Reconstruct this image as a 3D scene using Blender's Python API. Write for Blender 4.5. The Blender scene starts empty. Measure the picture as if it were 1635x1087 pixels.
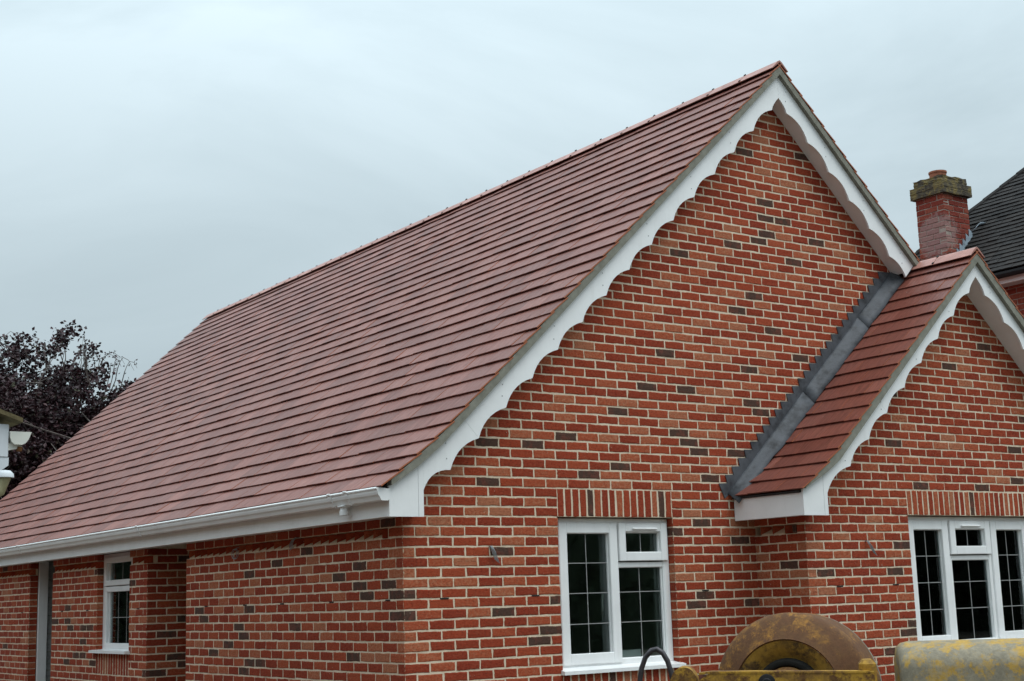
import bpy, bmesh, math, random
from mathutils import Vector, Matrix
from math import sin, cos, pi, radians, sqrt, atan2, hypot

scene = bpy.context.scene
COL = scene.collection

# ------------------------------------------------------------------ camera
H0 = 2.24          # height of the window heads / eaves bed joint above the ground
cam_d = bpy.data.cameras.new('camera')
cam_d.sensor_width = 36.0
cam_d.lens = 36.0 * 2266.88 / 1635.0
cam_d.clip_start = 0.05
cam_d.clip_end = 3000
cam = bpy.data.objects.new('camera', cam_d)
COL.objects.link(cam)
CAMP = Vector((-5.474, -9.2149, H0 - 0.6356))
_a, _p, _r = 0.6166, 0.1797, -0.0317
_f = Vector((sin(_a) * cos(_p), cos(_a) * cos(_p), sin(_p)))
_rt = Vector((cos(_a), -sin(_a), 0))
_up = _rt.cross(_f)
_R = cos(_r) * _rt + sin(_r) * _up
_U = -sin(_r) * _rt + cos(_r) * _up
m4 = Matrix((( _R.x, _U.x, -_f.x, CAMP.x), (_R.y, _U.y, -_f.y, CAMP.y), (_R.z, _U.z, -_f.z, CAMP.z), (0, 0, 0, 1)))
cam.matrix_world = m4
scene.camera = cam

# ------------------------------------------------------------------ world: overcast sky
w = bpy.data.worlds.new('World')
scene.world = w
w.use_nodes = True
wn, wl = w.node_tree.nodes, w.node_tree.links
wn.clear()
out = wn.new('ShaderNodeOutputWorld')
bg = wn.new('ShaderNodeBackground')
sky = wn.new('ShaderNodeTexSky')
sky.sky_type = 'NISHITA'
sky.sun_disc = False
SUN_EL, SUN_AZ = radians(64), radians(165)     # azimuth measured from +y towards +x
sky.sun_elevation = SUN_EL
sky.sun_rotation = SUN_AZ
sky.air_density = 1.0
sky.dust_density = 3.0
tc = wn.new('ShaderNodeTexCoord')
mp = wn.new('ShaderNodeMapping')
mp.inputs['Scale'].default_value = (1.0, 1.0, 2.6)
mp.inputs['Location'].default_value = (0.35, 0.9, 1.2)
n1 = wn.new('ShaderNodeTexNoise')
n1.inputs['Scale'].default_value = 2.1
n1.inputs['Detail'].default_value = 7.0
n1.inputs['Roughness'].default_value = 0.55
n1.inputs['Distortion'].default_value = 0.5
rp = wn.new('ShaderNodeValToRGB')
rp.color_ramp.elements[0].position = 0.38
rp.color_ramp.elements[0].color = (4.05, 4.95, 5.35, 1)
rp.color_ramp.elements[1].position = 0.61
rp.color_ramp.elements[1].color = (5.05, 6.05, 6.5, 1)
mx = wn.new('ShaderNodeMix')
mx.data_type = 'RGBA'
mx.inputs[0].default_value = 0.94
wl.new(tc.outputs['Generated'], mp.inputs['Vector'])
wl.new(mp.outputs['Vector'], n1.inputs['Vector'])
wl.new(n1.outputs['Fac'], rp.inputs['Fac'])
wl.new(sky.outputs['Color'], mx.inputs[6])
wl.new(rp.outputs['Color'], mx.inputs[7])
sx = wn.new('ShaderNodeSeparateXYZ')
wl.new(tc.outputs['Generated'], sx.inputs[0])
mr = wn.new('ShaderNodeMapRange')                 # overcast skies brighten towards the zenith
mr.interpolation_type = 'SMOOTHSTEP'
mr.inputs['From Min'].default_value = 0.1
mr.inputs['From Max'].default_value = 1.0
mr.inputs['To Min'].default_value = 0.95
mr.inputs['To Max'].default_value = 3.2
wl.new(sx.outputs['Z'], mr.inputs['Value'])
vm = wn.new('ShaderNodeVectorMath'); vm.operation = 'SCALE'
wl.new(mx.outputs[2], vm.inputs[0])
wl.new(mr.outputs['Result'], vm.inputs['Scale'])
wl.new(vm.outputs['Vector'], bg.inputs['Color'])
bg.inputs['Strength'].default_value = 0.111
wl.new(bg.outputs['Background'], out.inputs['Surface'])

# ------------------------------------------------------------------ sun (veiled by cloud)
sd = bpy.data.lights.new('sun', 'SUN')
sd.energy = 1.2
sd.angle = radians(35)
sd.color = (1.0, 0.97, 0.93)
so = bpy.data.objects.new('sun', sd)
COL.objects.link(so)
sdir = Vector((sin(SUN_AZ) * cos(SUN_EL), cos(SUN_AZ) * cos(SUN_EL), sin(SUN_EL)))
so.rotation_euler = sdir.to_track_quat('Z', 'Y').to_euler()
so.location = (0, -10, 30)

vs = scene.view_settings
vs.view_transform = 'Standard'
vs.look = 'None'
vs.exposure = 0.0
vs.gamma = 1.0
vs.use_curve_mapping = False

RNG = random.Random(7)

# ------------------------------------------------------------------ material helpers
def new_mat(name):
    m = bpy.data.materials.new(name)
    m.use_nodes = True
    nt = m.node_tree
    return m, nt.nodes, nt.links, nt.nodes['Principled BSDF']

def setspec(b, v):
    b.inputs['Specular IOR Level'].default_value = v

def noise(n, l, scale, detail=3.0, rough=0.55, coord=None, vscale=None):
    g = n.new('ShaderNodeNewGeometry') if coord is None else None
    src = g.outputs['Position'] if coord is None else coord
    if vscale is not None:
        mpn = n.new('ShaderNodeMapping')
        mpn.inputs['Scale'].default_value = vscale
        l.new(src, mpn.inputs['Vector'])
        src = mpn.outputs['Vector']
    t = n.new('ShaderNodeTexNoise')
    t.inputs['Scale'].default_value = scale
    t.inputs['Detail'].default_value = detail
    t.inputs['Roughness'].default_value = rough
    l.new(src, t.inputs['Vector'])
    return t.outputs['Fac']

def ramp(n, l, fac, stops, interp='LINEAR'):
    r = n.new('ShaderNodeValToRGB')
    r.color_ramp.interpolation = interp
    els = r.color_ramp.elements
    while len(els) > 1:
        els.remove(els[-1])
    els[0].position = stops[0][0]
    els[0].color = tuple(stops[0][1]) + (1,)
    for p, c in stops[1:]:
        e = els.new(p)
        e.color = tuple(c) + (1,)
    l.new(fac, r.inputs['Fac'])
    return r.outputs['Color']

def mixc(n, l, fac, a, b, mode='MIX'):
    m = n.new('ShaderNodeMix')
    m.data_type = 'RGBA'
    m.blend_type = mode
    for sock, v in ((m.inputs[0], fac), (m.inputs[6], a), (m.inputs[7], b)):
        if hasattr(v, 'is_linked'):
            l.new(v, sock)
        elif isinstance(v, (int, float)):
            sock.default_value = v
        else:
            sock.default_value = tuple(v) + (1,)
    return m.outputs[2]

def bump(n, l, bsdf, h, strength=0.4, dist=0.01):
    b = n.new('ShaderNodeBump')
    b.inputs['Strength'].default_value = strength
    b.inputs['Distance'].default_value = dist
    l.new(h, b.inputs['Height'])
    l.new(b.outputs['Normal'], bsdf.inputs['Normal'])

def attr(n, name='rnd'):
    a = n.new('ShaderNodeAttribute')
    a.attribute_name = name
    return a.outputs['Fac']

def simple_mat(name, col, rough=0.6, spec=0.5, vary=0.12, scale=6.0, bmp=0.0, metal=0.0, dark=None):
    m, n, l, b = new_mat(name)
    f = noise(n, l, scale, 5, 0.6)
    c2 = tuple(max(0, x * (1 - 2 * vary)) for x in col) if dark is None else dark
    c3 = tuple(min(1, x * (1 + vary)) for x in col)
    l.new(ramp(n, l, f, [(0.3, c2), (0.5, col), (0.72, c3)]), b.inputs['Base Color'])
    b.inputs['Roughness'].default_value = rough
    b.inputs['Metallic'].default_value = metal
    setspec(b, spec)
    if bmp:
        bump(n, l, b, noise(n, l, scale * 8, 4, 0.6), bmp, 0.004)
    return m

def brick_mat(name, stops, dark_col, pale, smear=(0.58, 0.47, 0.33), bloom=None):
    m, n, l, b = new_mat(name)
    r = attr(n)
    base = ramp(n, l, r, stops)
    f1 = noise(n, l, 38, 4, 0.65)
    f2 = noise(n, l, 13, 2, 0.5)
    # sandy bloom on the paler bricks
    pm = n.new('ShaderNodeMath'); pm.operation = 'MULTIPLY'
    l.new(ramp(n, l, f1, [(0.45, (0, 0, 0)), (0.62, (0.75, 0.75, 0.75))]), pm.inputs[0])
    l.new(ramp(n, l, r, [(0.45, (0.12, 0.12, 0.12)), (0.85, (0.75, 0.75, 0.75)), (0.915, (0, 0, 0))]), pm.inputs[1])
    c = mixc(n, l, pm.outputs[0], base, pale)
    # burnt (flashed) bricks: dark middle with redder ends
    dm = n.new('ShaderNodeMath'); dm.operation = 'MULTIPLY'
    l.new(ramp(n, l, r, [(0.915, (0, 0, 0)), (0.93, (1, 1, 1))]), dm.inputs[0])
    l.new(ramp(n, l, f2, [(0.38, (0.35, 0.35, 0.35)), (0.52, (1, 1, 1))]), dm.inputs[1])
    c = mixc(n, l, dm.outputs[0], c, dark_col)
    # creased texture and lime specks
    f3 = noise(n, l, 48, 4, 0.72, vscale=(1, 1, 2.0))
    c = mixc(n, l, 0.8, c, ramp(n, l, f3, [(0.32, (0.38, 0.34, 0.34)), (0.47, (0.95, 0.95, 0.95)), (0.66, (1.18, 1.2, 1.2))]), 'MULTIPLY')
    f4 = noise(n, l, 60, 2, 0.5)
    c = mixc(n, l, ramp(n, l, f4, [(0.735, (0, 0, 0)), (0.77, (0.7, 0.7, 0.7))]), c, (0.55, 0.47, 0.38))
    if bloom:
        vd = n.new('ShaderNodeVectorMath'); vd.operation = 'DISTANCE'
        gp = n.new('ShaderNodeNewGeometry')
        l.new(gp.outputs['Position'], vd.inputs[0])
        vd.inputs[1].default_value = bloom
        ad = n.new('ShaderNodeMath'); ad.operation = 'MULTIPLY_ADD'
        ad.inputs[1].default_value = -0.5
        l.new(noise(n, l, 12, 5, 0.7), ad.inputs[0])
        l.new(vd.outputs['Value'], ad.inputs[2])
        c = mixc(n, l, ramp(n, l, ad.outputs[0], [(-0.08 + 0.08, (0.42, 0.42, 0.42)), (0.09, (0, 0, 0))]), c, (0.40, 0.33, 0.32))
    # mortar smeared over the arrises
    sm = n.new('ShaderNodeMath'); sm.operation = 'MULTIPLY_ADD'
    l.new(attr(n, 'edge'), sm.inputs[0])
    sm.inputs[1].default_value = 0.34
    l.new(noise(n, l, 30, 5, 0.7), sm.inputs[2])
    c = mixc(n, l, ramp(n, l, sm.outputs[0], [(0.79, (0, 0, 0)), (0.85, (0.9, 0.9, 0.9))]), c, smear)
    l.new(c, b.inputs['Base Color'])
    b.inputs['Roughness'].default_value = 0.93
    setspec(b, 0.25)
    bump(n, l, b, f3, 0.7, 0.008)
    return m

M = {}
M['brick'] = brick_mat('red_stock_brick',
    [(0.0, (0.255, 0.034, 0.014)), (0.35, (0.335, 0.052, 0.020)), (0.62, (0.375, 0.076, 0.031)), (0.82, (0.39, 0.108, 0.050)), (0.91, (0.38, 0.138, 0.072)), (0.93, (0.16, 0.048, 0.030)), (1.0, (0.17, 0.055, 0.038))],
    (0.082, 0.043, 0.031), (0.46, 0.23, 0.13))
M['old_brick'] = brick_mat('old_chimney_brick',
    [(0.0, (0.18, 0.030, 0.020)), (0.5, (0.23, 0.042, 0.027)), (0.85, (0.28, 0.072, 0.042)), (0.93, (0.2, 0.04, 0.03)), (1.0, (0.17, 0.035, 0.03))],
    (0.12, 0.03, 0.028), (0.36, 0.15, 0.10), (0.4, 0.34, 0.3), (10.25, 2.85, 6.32))

def mortar_mat(name, c0, c1):
    m, n, l, b = new_mat(name)
    f = noise(n, l, 14, 6, 0.7)
    l.new(ramp(n, l, f, [(0.3, c0), (0.68, c1)]), b.inputs['Base Color'])
    b.inputs['Roughness'].default_value = 0.95
    setspec(b, 0.2)
    bump(n, l, b, noise(n, l, 160, 4, 0.7), 0.5, 0.004)
    return m
M['mortar'] = mortar_mat('sand_mortar', (0.58, 0.475, 0.35), (0.77, 0.65, 0.50))
M['old_mortar'] = mortar_mat('old_mortar', (0.26, 0.21, 0.18), (0.42, 0.36, 0.31))

def tile_mat(name, c_lo, c_mid, c_hi, rough, vsc):
    m, n, l, b = new_mat(name)
    r = attr(n)
    base = ramp(n, l, r, [(0.0, c_lo), (0.5, c_mid), (1.0, c_hi)])
    lt = n.new('ShaderNodeMath'); lt.operation = 'LESS_THAN'; lt.inputs[1].default_value = -0.5
    l.new(r, lt.inputs[0])
    st = noise(n, l, 1.0, 4, 0.65, vscale=vsc)
    c = mixc(n, l, 0.75, base, ramp(n, l, st, [(0.3, (0.62, 0.60, 0.62)), (0.5, (1, 1, 1)), (0.7, (1.28, 1.2, 1.2))]), 'MULTIPLY')
    cl = noise(n, l, 1.6, 3, 0.5)
    c = mixc(n, l, ramp(n, l, cl, [(0.42, (0, 0, 0)), (0.66, (0.42, 0.42, 0.42))]), c, tuple(x * 0.8 + 0.02 for x in c_mid))
    sp = noise(n, l, 26, 2, 0.5)
    c = mixc(n, l, ramp(n, l, sp, [(0.76, (0, 0, 0)), (0.79, (0.6, 0.6, 0.6))]), c, (0.42, 0.36, 0.33))
    c = mixc(n, l, lt.outputs[0], c, (0.36, 0.115, 0.05))
    l.new(c, b.inputs['Base Color'])
    rr = ramp(n, l, st, [(0.3, (rough + 0.1,) * 3), (0.7, (rough - 0.06,) * 3)])
    l.new(rr, b.inputs['Roughness'])
    setspec(b, 0.36)
    bump(n, l, b, noise(n, l, 140, 3, 0.7), 0.3, 0.003)
    return m
M['tile'] = tile_mat('red_brown_tile', (0.155, 0.046, 0.031), (0.195, 0.060, 0.041), (0.245, 0.086, 0.062), 0.45, (7, 48, 7))
M['ridge'] = tile_mat('terracotta_ridge_sheen', (0.36, 0.155, 0.12), (0.40, 0.185, 0.145), (0.44, 0.215, 0.175), 0.42, (9, 9, 9))  # terracotta, with grazing sky reflection put into the paler colour
M['dark_tile'] = tile_mat('old_dark_tile', (0.011, 0.010, 0.010), (0.017, 0.014, 0.013), (0.028, 0.023, 0.020), 0.85, (20, 20, 20))

def pvc(name, col, rough=0.28):
    m, n, l, b = new_mat(name)
    f = noise(n, l, 3.0, 5, 0.6)
    c = ramp(n, l, f, [(0.3, tuple(x * 0.92 for x in col)), (0.6, col)])
    g = noise(n, l, 1.0, 5, 0.7, vscale=(22, 22, 2.5))
    c = mixc(n, l, ramp(n, l, g, [(0.55, (0, 0, 0)), (0.75, (0.13, 0.13, 0.13))]), c, (0.50, 0.47, 0.42))
    l.new(c, b.inputs['Base Color'])
    b.inputs['Roughness'].default_value = rough
    setspec(b, 0.4)
    return m
M['pvc'] = pvc('white_upvc', (0.88, 0.885, 0.88))
M['soffit'] = pvc('soffit_board', (0.62, 0.58, 0.54), 0.5)
M['oldpvc'] = pvc('aged_cream_plastic', (0.66, 0.66, 0.60), 0.4)
M['mortar_verge'] = mortar_mat('verge_mortar', (0.17, 0.165, 0.135), (0.27, 0.265, 0.22))
M['lead'] = simple_mat('milled_lead', (0.072, 0.077, 0.087), 0.6, 0.35, 0.35, 7, 0.3)
M['newlead'] = simple_mat('bright_lead', (0.33, 0.40, 0.46), 0.4, 0.5, 0.2, 9, 0.1)
M['black'] = simple_mat('black_plastic', (0.012, 0.012, 0.013), 0.6, 0.3, 0.1, 8)
M['cable'] = simple_mat('grey_cable', (0.25, 0.27, 0.28), 0.5, 0.4, 0.2, 60)
M['block'] = simple_mat('concrete_block', (0.30, 0.31, 0.30), 0.95, 0.2, 0.2, 20, 0.4)
M['plaster'] = simple_mat('bare_plasterboard', (0.62, 0.62, 0.58), 0.9, 0.2, 0.1, 2)
M['paper'] = simple_mat('white_paper', (0.8, 0.84, 0.86), 0.8, 0.2, 0.03, 4)
M['felt'] = simple_mat('roof_underlay', (0.05, 0.045, 0.045), 0.9, 0.2, 0.2, 6)
M['bark'] = simple_mat('dark_bark', (0.06, 0.05, 0.045), 0.9, 0.2, 0.3, 14, 0.4)
M['twig'] = simple_mat('grey_twig', (0.13, 0.11, 0.10), 0.9, 0.2, 0.3, 14)
M['tube'] = simple_mat('grey_steel_tube', (0.07, 0.065, 0.07), 0.45, 0.5, 0.3, 20, 0.1, 0.6)
M['rubber'] = simple_mat('tyre_rubber', (0.018, 0.017, 0.015), 0.85, 0.15, 0.2, 12)
M['whitewall'] = simple_mat('white_painted_boards', (0.60, 0.63, 0.66), 0.6, 0.3, 0.08, 4)
M['mossy'] = simple_mat('mossy_tile_edge', (0.13, 0.105, 0.055), 0.9, 0.2, 0.35, 18, 0.5)
M['yellowpipe'] = simple_mat('yellowed_plastic', (0.36, 0.33, 0.19), 0.5, 0.4, 0.15, 10)
M['rust'] = simple_mat('rusty_bolt', (0.17, 0.075, 0.03), 0.9, 0.2, 0.3, 60)
M['pot'] = simple_mat('clay_pot', (0.32, 0.12, 0.07), 0.85, 0.3, 0.2, 12, 0.2)

def glass_mat():
    m, n, l, b = new_mat('window_glass')
    n.remove(b)
    o = [x for x in n if x.type == 'OUTPUT_MATERIAL'][0]
    tr = n.new('ShaderNodeBsdfTransparent'); tr.inputs['Color'].default_value = (0.94, 0.965, 0.955, 1)
    gl = n.new('ShaderNodeBsdfGlossy'); gl.inputs['Roughness'].default_value = 0.015
    gl.inputs['Color'].default_value = (0.9, 0.95, 0.95, 1)
    fr = n.new('ShaderNodeFresnel'); fr.inputs['IOR'].default_value = 1.45
    mxs = n.new('ShaderNodeMixShader')
    l.new(fr.outputs['Fac'], mxs.inputs['Fac'])
    l.new(tr.outputs['BSDF'], mxs.inputs[1])
    l.new(gl.outputs['BSDF'], mxs.inputs[2])
    l.new(mxs.outputs['Shader'], o.inputs['Surface'])
    return m
M['glass'] = glass_mat()
M['came'] = simple_mat('lead_came', (0.33, 0.33, 0.325), 0.5, 0.4, 0.15, 30)

def lichen_mat():
    m, n, l, b = new_mat('lichened_stone')
    f = noise(n, l, 7, 6, 0.7)
    c = ramp(n, l, f, [(0.32, (0.035, 0.028, 0.022)), (0.48, (0.085, 0.07, 0.045)), (0.58, (0.20, 0.15, 0.05)), (0.68, (0.10, 0.10, 0.07))])
    l.new(c, b.inputs['Base Color'])
    b.inputs['Roughness'].default_value = 0.95
    bump(n, l, b, f, 0.6, 0.02)
    return m
M['lichen'] = lichen_mat()

def rusty_mat(name, paint, rust, grime, lo, hi, seed):
    m, n, l, b = new_mat(name)
    f = noise(n, l, 8.5, 9, 0.76, vscale=(1, 1, 1.0 + seed * 0.01))
    g = noise(n, l, 17, 6, 0.7)
    h = noise(n, l, 55, 4, 0.7)
    c = ramp(n, l, f, [(lo, rust), (lo + 0.05, tuple((a + d) / 2 for a, d in zip(rust, paint))), (hi, paint)])
    c = mixc(n, l, ramp(n, l, g, [(0.45, (0, 0, 0)), (0.64, (0.85, 0.85, 0.85))]), c, grime)
    c = mixc(n, l, 0.5, c, ramp(n, l, h, [(0.3, (0.5, 0.5, 0.5)), (0.6, (1, 1, 1))]), 'MULTIPLY')
    l.new(c, b.inputs['Base Color'])
    b.inputs['Roughness'].default_value = 0.75
    setspec(b, 0.3)
    bump(n, l, b, g, 0.5, 0.006)
    return m
M['drum'] = rusty_mat('rusty_drum_paint', (0.34, 0.155, 0.026), (0.112, 0.047, 0.017), (0.13, 0.060, 0.020), 0.51, 0.60, 1)
M['yellow'] = rusty_mat('chipped_yellow_paint', (0.45, 0.25, 0.03), (0.12, 0.052, 0.018), (0.20, 0.105, 0.028), 0.45, 0.52, 2)
M['hood'] = rusty_mat('weathered_yellow_hood', (0.44, 0.27, 0.055), (0.23, 0.20, 0.145), (0.30, 0.26, 0.185), 0.47, 0.53, 3)
M['dish'] = rusty_mat('grimy_ochre_dish', (0.40, 0.22, 0.035), (0.09, 0.05, 0.02), (0.24, 0.13, 0.03), 0.42, 0.52, 4)
M['cement'] = simple_mat('dried_cement', (0.20, 0.195, 0.165), 0.95, 0.2, 0.25, 14, 0.6)

def leaf_mat():
    m, n, l, b = new_mat('purple_leaf')
    r = attr(n)
    l.new(ramp(n, l, r, [(0.0, (0.017, 0.006, 0.009)), (0.6, (0.036, 0.012, 0.016)), (0.93, (0.07, 0.026, 0.029)), (1.0, (0.05, 0.05, 0.025))]), b.inputs['Base Color'])
    b.inputs['Roughness'].default_value = 0.55
    setspec(b, 0.4)
    return m
M['leaf'] = leaf_mat()

def ground_mat():
    m, n, l, b = new_mat('trodden_site_ground')
    f = noise(n, l, 0.8, 8, 0.65)
    g = noise(n, l, 14, 5, 0.7)
    c = ramp(n, l, f, [(0.35, (0.10, 0.083, 0.062)), (0.55, (0.15, 0.128, 0.10)), (0.7, (0.19, 0.17, 0.14))])
    c = mixc(n, l, 0.5, c, ramp(n, l, g, [(0.3, (0.55, 0.55, 0.55)), (0.6, (1.1, 1.1, 1.1))]), 'MULTIPLY')
    l.new(c, b.inputs['Base Color'])
    b.inputs['Roughness'].default_value = 0.95
    bump(n, l, b, g, 0.6, 0.03)
    return m
M['ground'] = ground_mat()

# ------------------------------------------------------------------ object helpers
def tag(o, label, cat, group=None):
    o['label'] = label
    o['category'] = cat
    if group:
        o['group'] = group
    return o

def empty(name, loc, label, cat, group=None):
    o = bpy.data.objects.new(name, None)
    o.location = loc
    o.empty_display_size = 0.3
    COL.objects.link(o)
    return tag(o, label, cat, group)

class MB:
    def __init__(s):
        s.v, s.f, s.r, s.e = [], [], [], []
    def add(s, verts, faces, rnd=0.5, mat=None, edge=None):
        b = len(s.v)
        s.e.extend(edge if edge else [0.0] * len(verts))
        if mat is not None:
            verts = [mat @ Vector(p) for p in verts]
        s.v.extend([tuple(p) for p in verts])
        for f in faces:
            s.f.append(tuple(b + i for i in f))
            s.r.append(rnd)
        return s
    def box(s, x0, x1, y0, y1, z0, z1, rnd=0.5, mat=None):
        v = [(x0, y0, z0), (x1, y0, z0), (x1, y1, z0), (x0, y1, z0), (x0, y0, z1), (x1, y0, z1), (x1, y1, z1), (x0, y1, z1)]
        f = [(0, 3, 2, 1), (4, 5, 6, 7), (0, 1, 5, 4), (1, 2, 6, 5), (2, 3, 7, 6), (3, 0, 4, 7)]
        return s.add(v, f, rnd, mat)
    def cbox(s, x0, x1, y0, y1, z0, z1, c=0.004, rnd=0.5, mat=None):
        """box with chamfered edges"""
        bm = bmesh.new()
        bmesh.ops.create_cube(bm, size=1.0)
        for v in bm.verts:
            v.co = Vector(((x0 + x1) / 2 + v.co.x * (x1 - x0), (y0 + y1) / 2 + v.co.y * (y1 - y0), (z0 + z1) / 2 + v.co.z * (z1 - z0)))
        bmesh.ops.bevel(bm, geom=list(bm.edges), offset=c, segments=1, affect='EDGES')
        bm.verts.index_update()
        s.add([v.co.copy() for v in bm.verts], [[v.index for v in f.verts] for f in bm.faces], rnd, mat)
        bm.free()
        return s
    def prism(s, poly, axis, a, b, rnd=0.5, mat=None):
        """extrude a 2-D polygon: axis 'y' -> poly is (x, z); axis 'x' -> (y, z); axis 'z' -> (x, y)"""
        n = len(poly)
        def P(p, t):
            return {'y': (p[0], t, p[1]), 'x': (t, p[0], p[1]), 'z': (p[0], p[1], t)}[axis]
        v = [P(p, a) for p in poly] + [P(p, b) for p in poly]
        f = [tuple(range(n)), tuple(range(2 * n - 1, n - 1, -1))]
        f += [(i, i + n, (i + 1) % n + n, (i + 1) % n) for i in range(n)]
        return s.add(v, f, rnd, mat)
    def tube(s, pts, r, n=8, rnd=0.5, mat=None, cap=True):
        pts = [Vector(p) for p in pts]
        rs = r if isinstance(r, (list, tuple)) else [r] * len(pts)
        v, f = [], []
        up = Vector((0.13, 0.27, 0.95))
        for i, p in enumerate(pts):
            d = (pts[min(i + 1, len(pts) - 1)] - pts[max(i - 1, 0)]).normalized()
            a = d.cross(up)
            if a.length < 1e-3:
                a = d.cross(Vector((1, 0, 0)))
            a.normalize()
            b = d.cross(a).normalized()
            for k in range(n):
                t = 2 * pi * k / n
                v.append(p + (a * cos(t) + b * sin(t)) * rs[i])
        for i in range(len(pts) - 1):
            for k in range(n):
                f.append((i * n + k, i * n + (k + 1) % n, (i + 1) * n + (k + 1) % n, (i + 1) * n + k))
        if cap:
            f.append(tuple(range(n - 1, -1, -1)))
            f.append(tuple((len(pts) - 1) * n + k for k in range(n)))
        return s.add(v, f, rnd, mat)
    def lathe(s, prof, n=48, rnd=0.5, mat=None):
        """profile (r, h) revolved about local z"""
        v, f = [], []
        for (r, h) in prof:
            for k in range(n):
                t = 2 * pi * k / n
                v.append((r * cos(t), r * sin(t), h))
        for i in range(len(prof) - 1):
            for k in range(n):
                f.append((i * n + k, i * n + (k + 1) % n, (i + 1) * n + (k + 1) % n, (i + 1) * n + k))
        return s.add(v, f, rnd, mat)
    def mesh(s, name, mat, smooth=False, fix=True):
        me = bpy.data.meshes.new(name)
        me.from_pydata(s.v, [], s.f)
        a = me.attributes.new('rnd', 'FLOAT', 'FACE')
        a.data.foreach_set('value', s.r)
        if len(s.e) == len(s.v) and any(s.e):
            a = me.attributes.new('edge', 'FLOAT', 'POINT')
            a.data.foreach_set('value', s.e)
        if mat is not None:
            me.materials.append(mat)
        if fix:
            bm = bmesh.new()
            bm.from_mesh(me)
            bmesh.ops.recalc_face_normals(bm, faces=bm.faces)
            bm.to_mesh(me)
            bm.free()
        if smooth:
            me.polygons.foreach_set('use_smooth', [True] * len(me.polygons))
        me.update()
        return me
    def build(s, name, mat, parent=None, smooth=False, kind=None, fix=True, loc=None):
        me = s.mesh(name, mat, smooth, fix)
        o = bpy.data.objects.new(name, me)
        COL.objects.link(o)
        if parent is not None:
            o.parent = parent
        if kind:
            o['kind'] = kind
        if loc is not None:
            o.location = loc
        if smooth:
            try:
                me.set_sharp_from_angle(angle=radians(40))
            except Exception:
                pass
        return o

def rel(o, parent_loc):
    """mesh data is in world coordinates: shift so that it sits right under an Empty at parent_loc"""
    o.data.transform(Matrix.Translation(-Vector(parent_loc)))
    return o

def project(p):
    d = Vector(p) - CAMP
    z = d.dot(_f)
    if z <= 0.01:
        return None
    return (817.5 + 2266.88 * d.dot(_R) / z, 543.5 - 2266.88 * d.dot(_U) / z, z)

# ------------------------------------------------------------------ ground
g = MB()
N = 24
ext = [-1500, -600, -250, -120, -60] + [-40 + i * 4 for i in range(21)] + [60, 120, 250, 600, 1500]
for i, a in enumerate(ext):
    for b2 in ext:
        g.v.append((a, b2 + 5, 0.0))
nn = len(ext)
for i in range(nn - 1):
    for j in range(nn - 1):
        g.f.append((i * nn + j, (i + 1) * nn + j, (i + 1) * nn + j + 1, i * nn + j + 1))
        g.r.append(0.5)
o = g.build('ground', M['ground'])
o['kind'] = 'structure'

# =================================================================== the new brick house
C = 0.0774            # brick course
BH = 0.0655           # brick face height
house = empty('brick_house', (0, 0, 0), 'new red brick bungalow with brown tiled roof and white scalloped barge boards', 'house')

def zk(K):            # height of bed joint K (positive K downwards)
    return H0 - K * C

XA, MZ, MS = 4.15, H0 + 4.212, 0.945          # main gable: apex x, board-top apex height, slope
YB = -0.165                                   # front face of the main barge board
SXA, SZ, SS = 6.0, H0 + 2.432, 0.925          # porch gable
SY = -0.611                                   # front face of the projecting wall
SYB = -0.835
SX0 = 3.645
XE = -0.206                                   # main fascia
SXE = 3.41                                    # porch fascia
YEND = 13.30

# ---- brick pieces
def brick_geo(wd, h, d, rng, n_long=3):
    """front face at y=0 looking -y, centred in x and z; ragged outline"""
    j = 0.0026
    x0, x1, z0, z1 = -wd / 2, wd / 2, -h / 2, h / 2
    per = []
    for i in range(n_long):
        per.append((x0 + (x1 - x0) * i / n_long, z0))
    per.append((x1, z0)); per.append((x1, (z0 + z1) / 2))
    for i in range(n_long):
        per.append((x1 - (x1 - x0) * i / n_long, z1))
    per.append((x0, z1)); per.append((x0, (z0 + z1) / 2))
    n = len(per)
    per = [(x + rng.uniform(-j, j), z + rng.uniform(-j, j)) for x, z in per]
    c = 0.008
    v = []
    for x, z in per:
        sx = (abs(x) - c) / max(abs(x), 1e-4) if abs(x) > c else 1
        sz = (abs(z) - c) / max(abs(z), 1e-4) if abs(z) > c else 1
        v.append((x * sx, rng.uniform(-0.0012, 0.0008), z * sz))
    for x, z in per:
        v.append((x, 0.0024 + rng.uniform(-.0008, .0008), z))
    for x, z in per:
        v.append((x, d, z))
    f = [tuple(range(n))]
    for k in (0, 1):
        for i in range(n):
            i2 = (i + 1) % n
            f.append((k * n + i2, k * n + i, (k + 1) * n + i, (k + 1) * n + i2))
    return v, f

def EDGE(vv):
    k = len(vv) // 3
    return [0.0] * k + [1.0] * k + [-5.0] * k

ROT_FRONT = Matrix.Identity(3)
ROT_SIDE = Matrix(((0, 1, 0), (-1, 0, 0), (0, 0, 1)))     # faces -x ; local x runs towards -y
BR = []      # every brick: (wall key, position, rot kind, w, h, depth, rnd)

def rnd_brick():
    t = RNG.random()
    if t < 0.938:
        return RNG.random() ** 1.7 * 0.905
    return RNG.uniform(0.935, 1.0)

def put(wall, kind, u, zc, off, wd, h=BH, d=0.1):
    """kind F: u is x, off is y of the face.  kind S: u is y, off is x of the face"""
    pr = RNG.uniform(-0.0015, 0.0015)
    if kind == 'F':
        pos = (u, off + pr, zc)
    else:
        pos = (off + pr, u, zc)
    BR.append((wall, pos, kind, wd, h, d, rnd_brick()))

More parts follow.
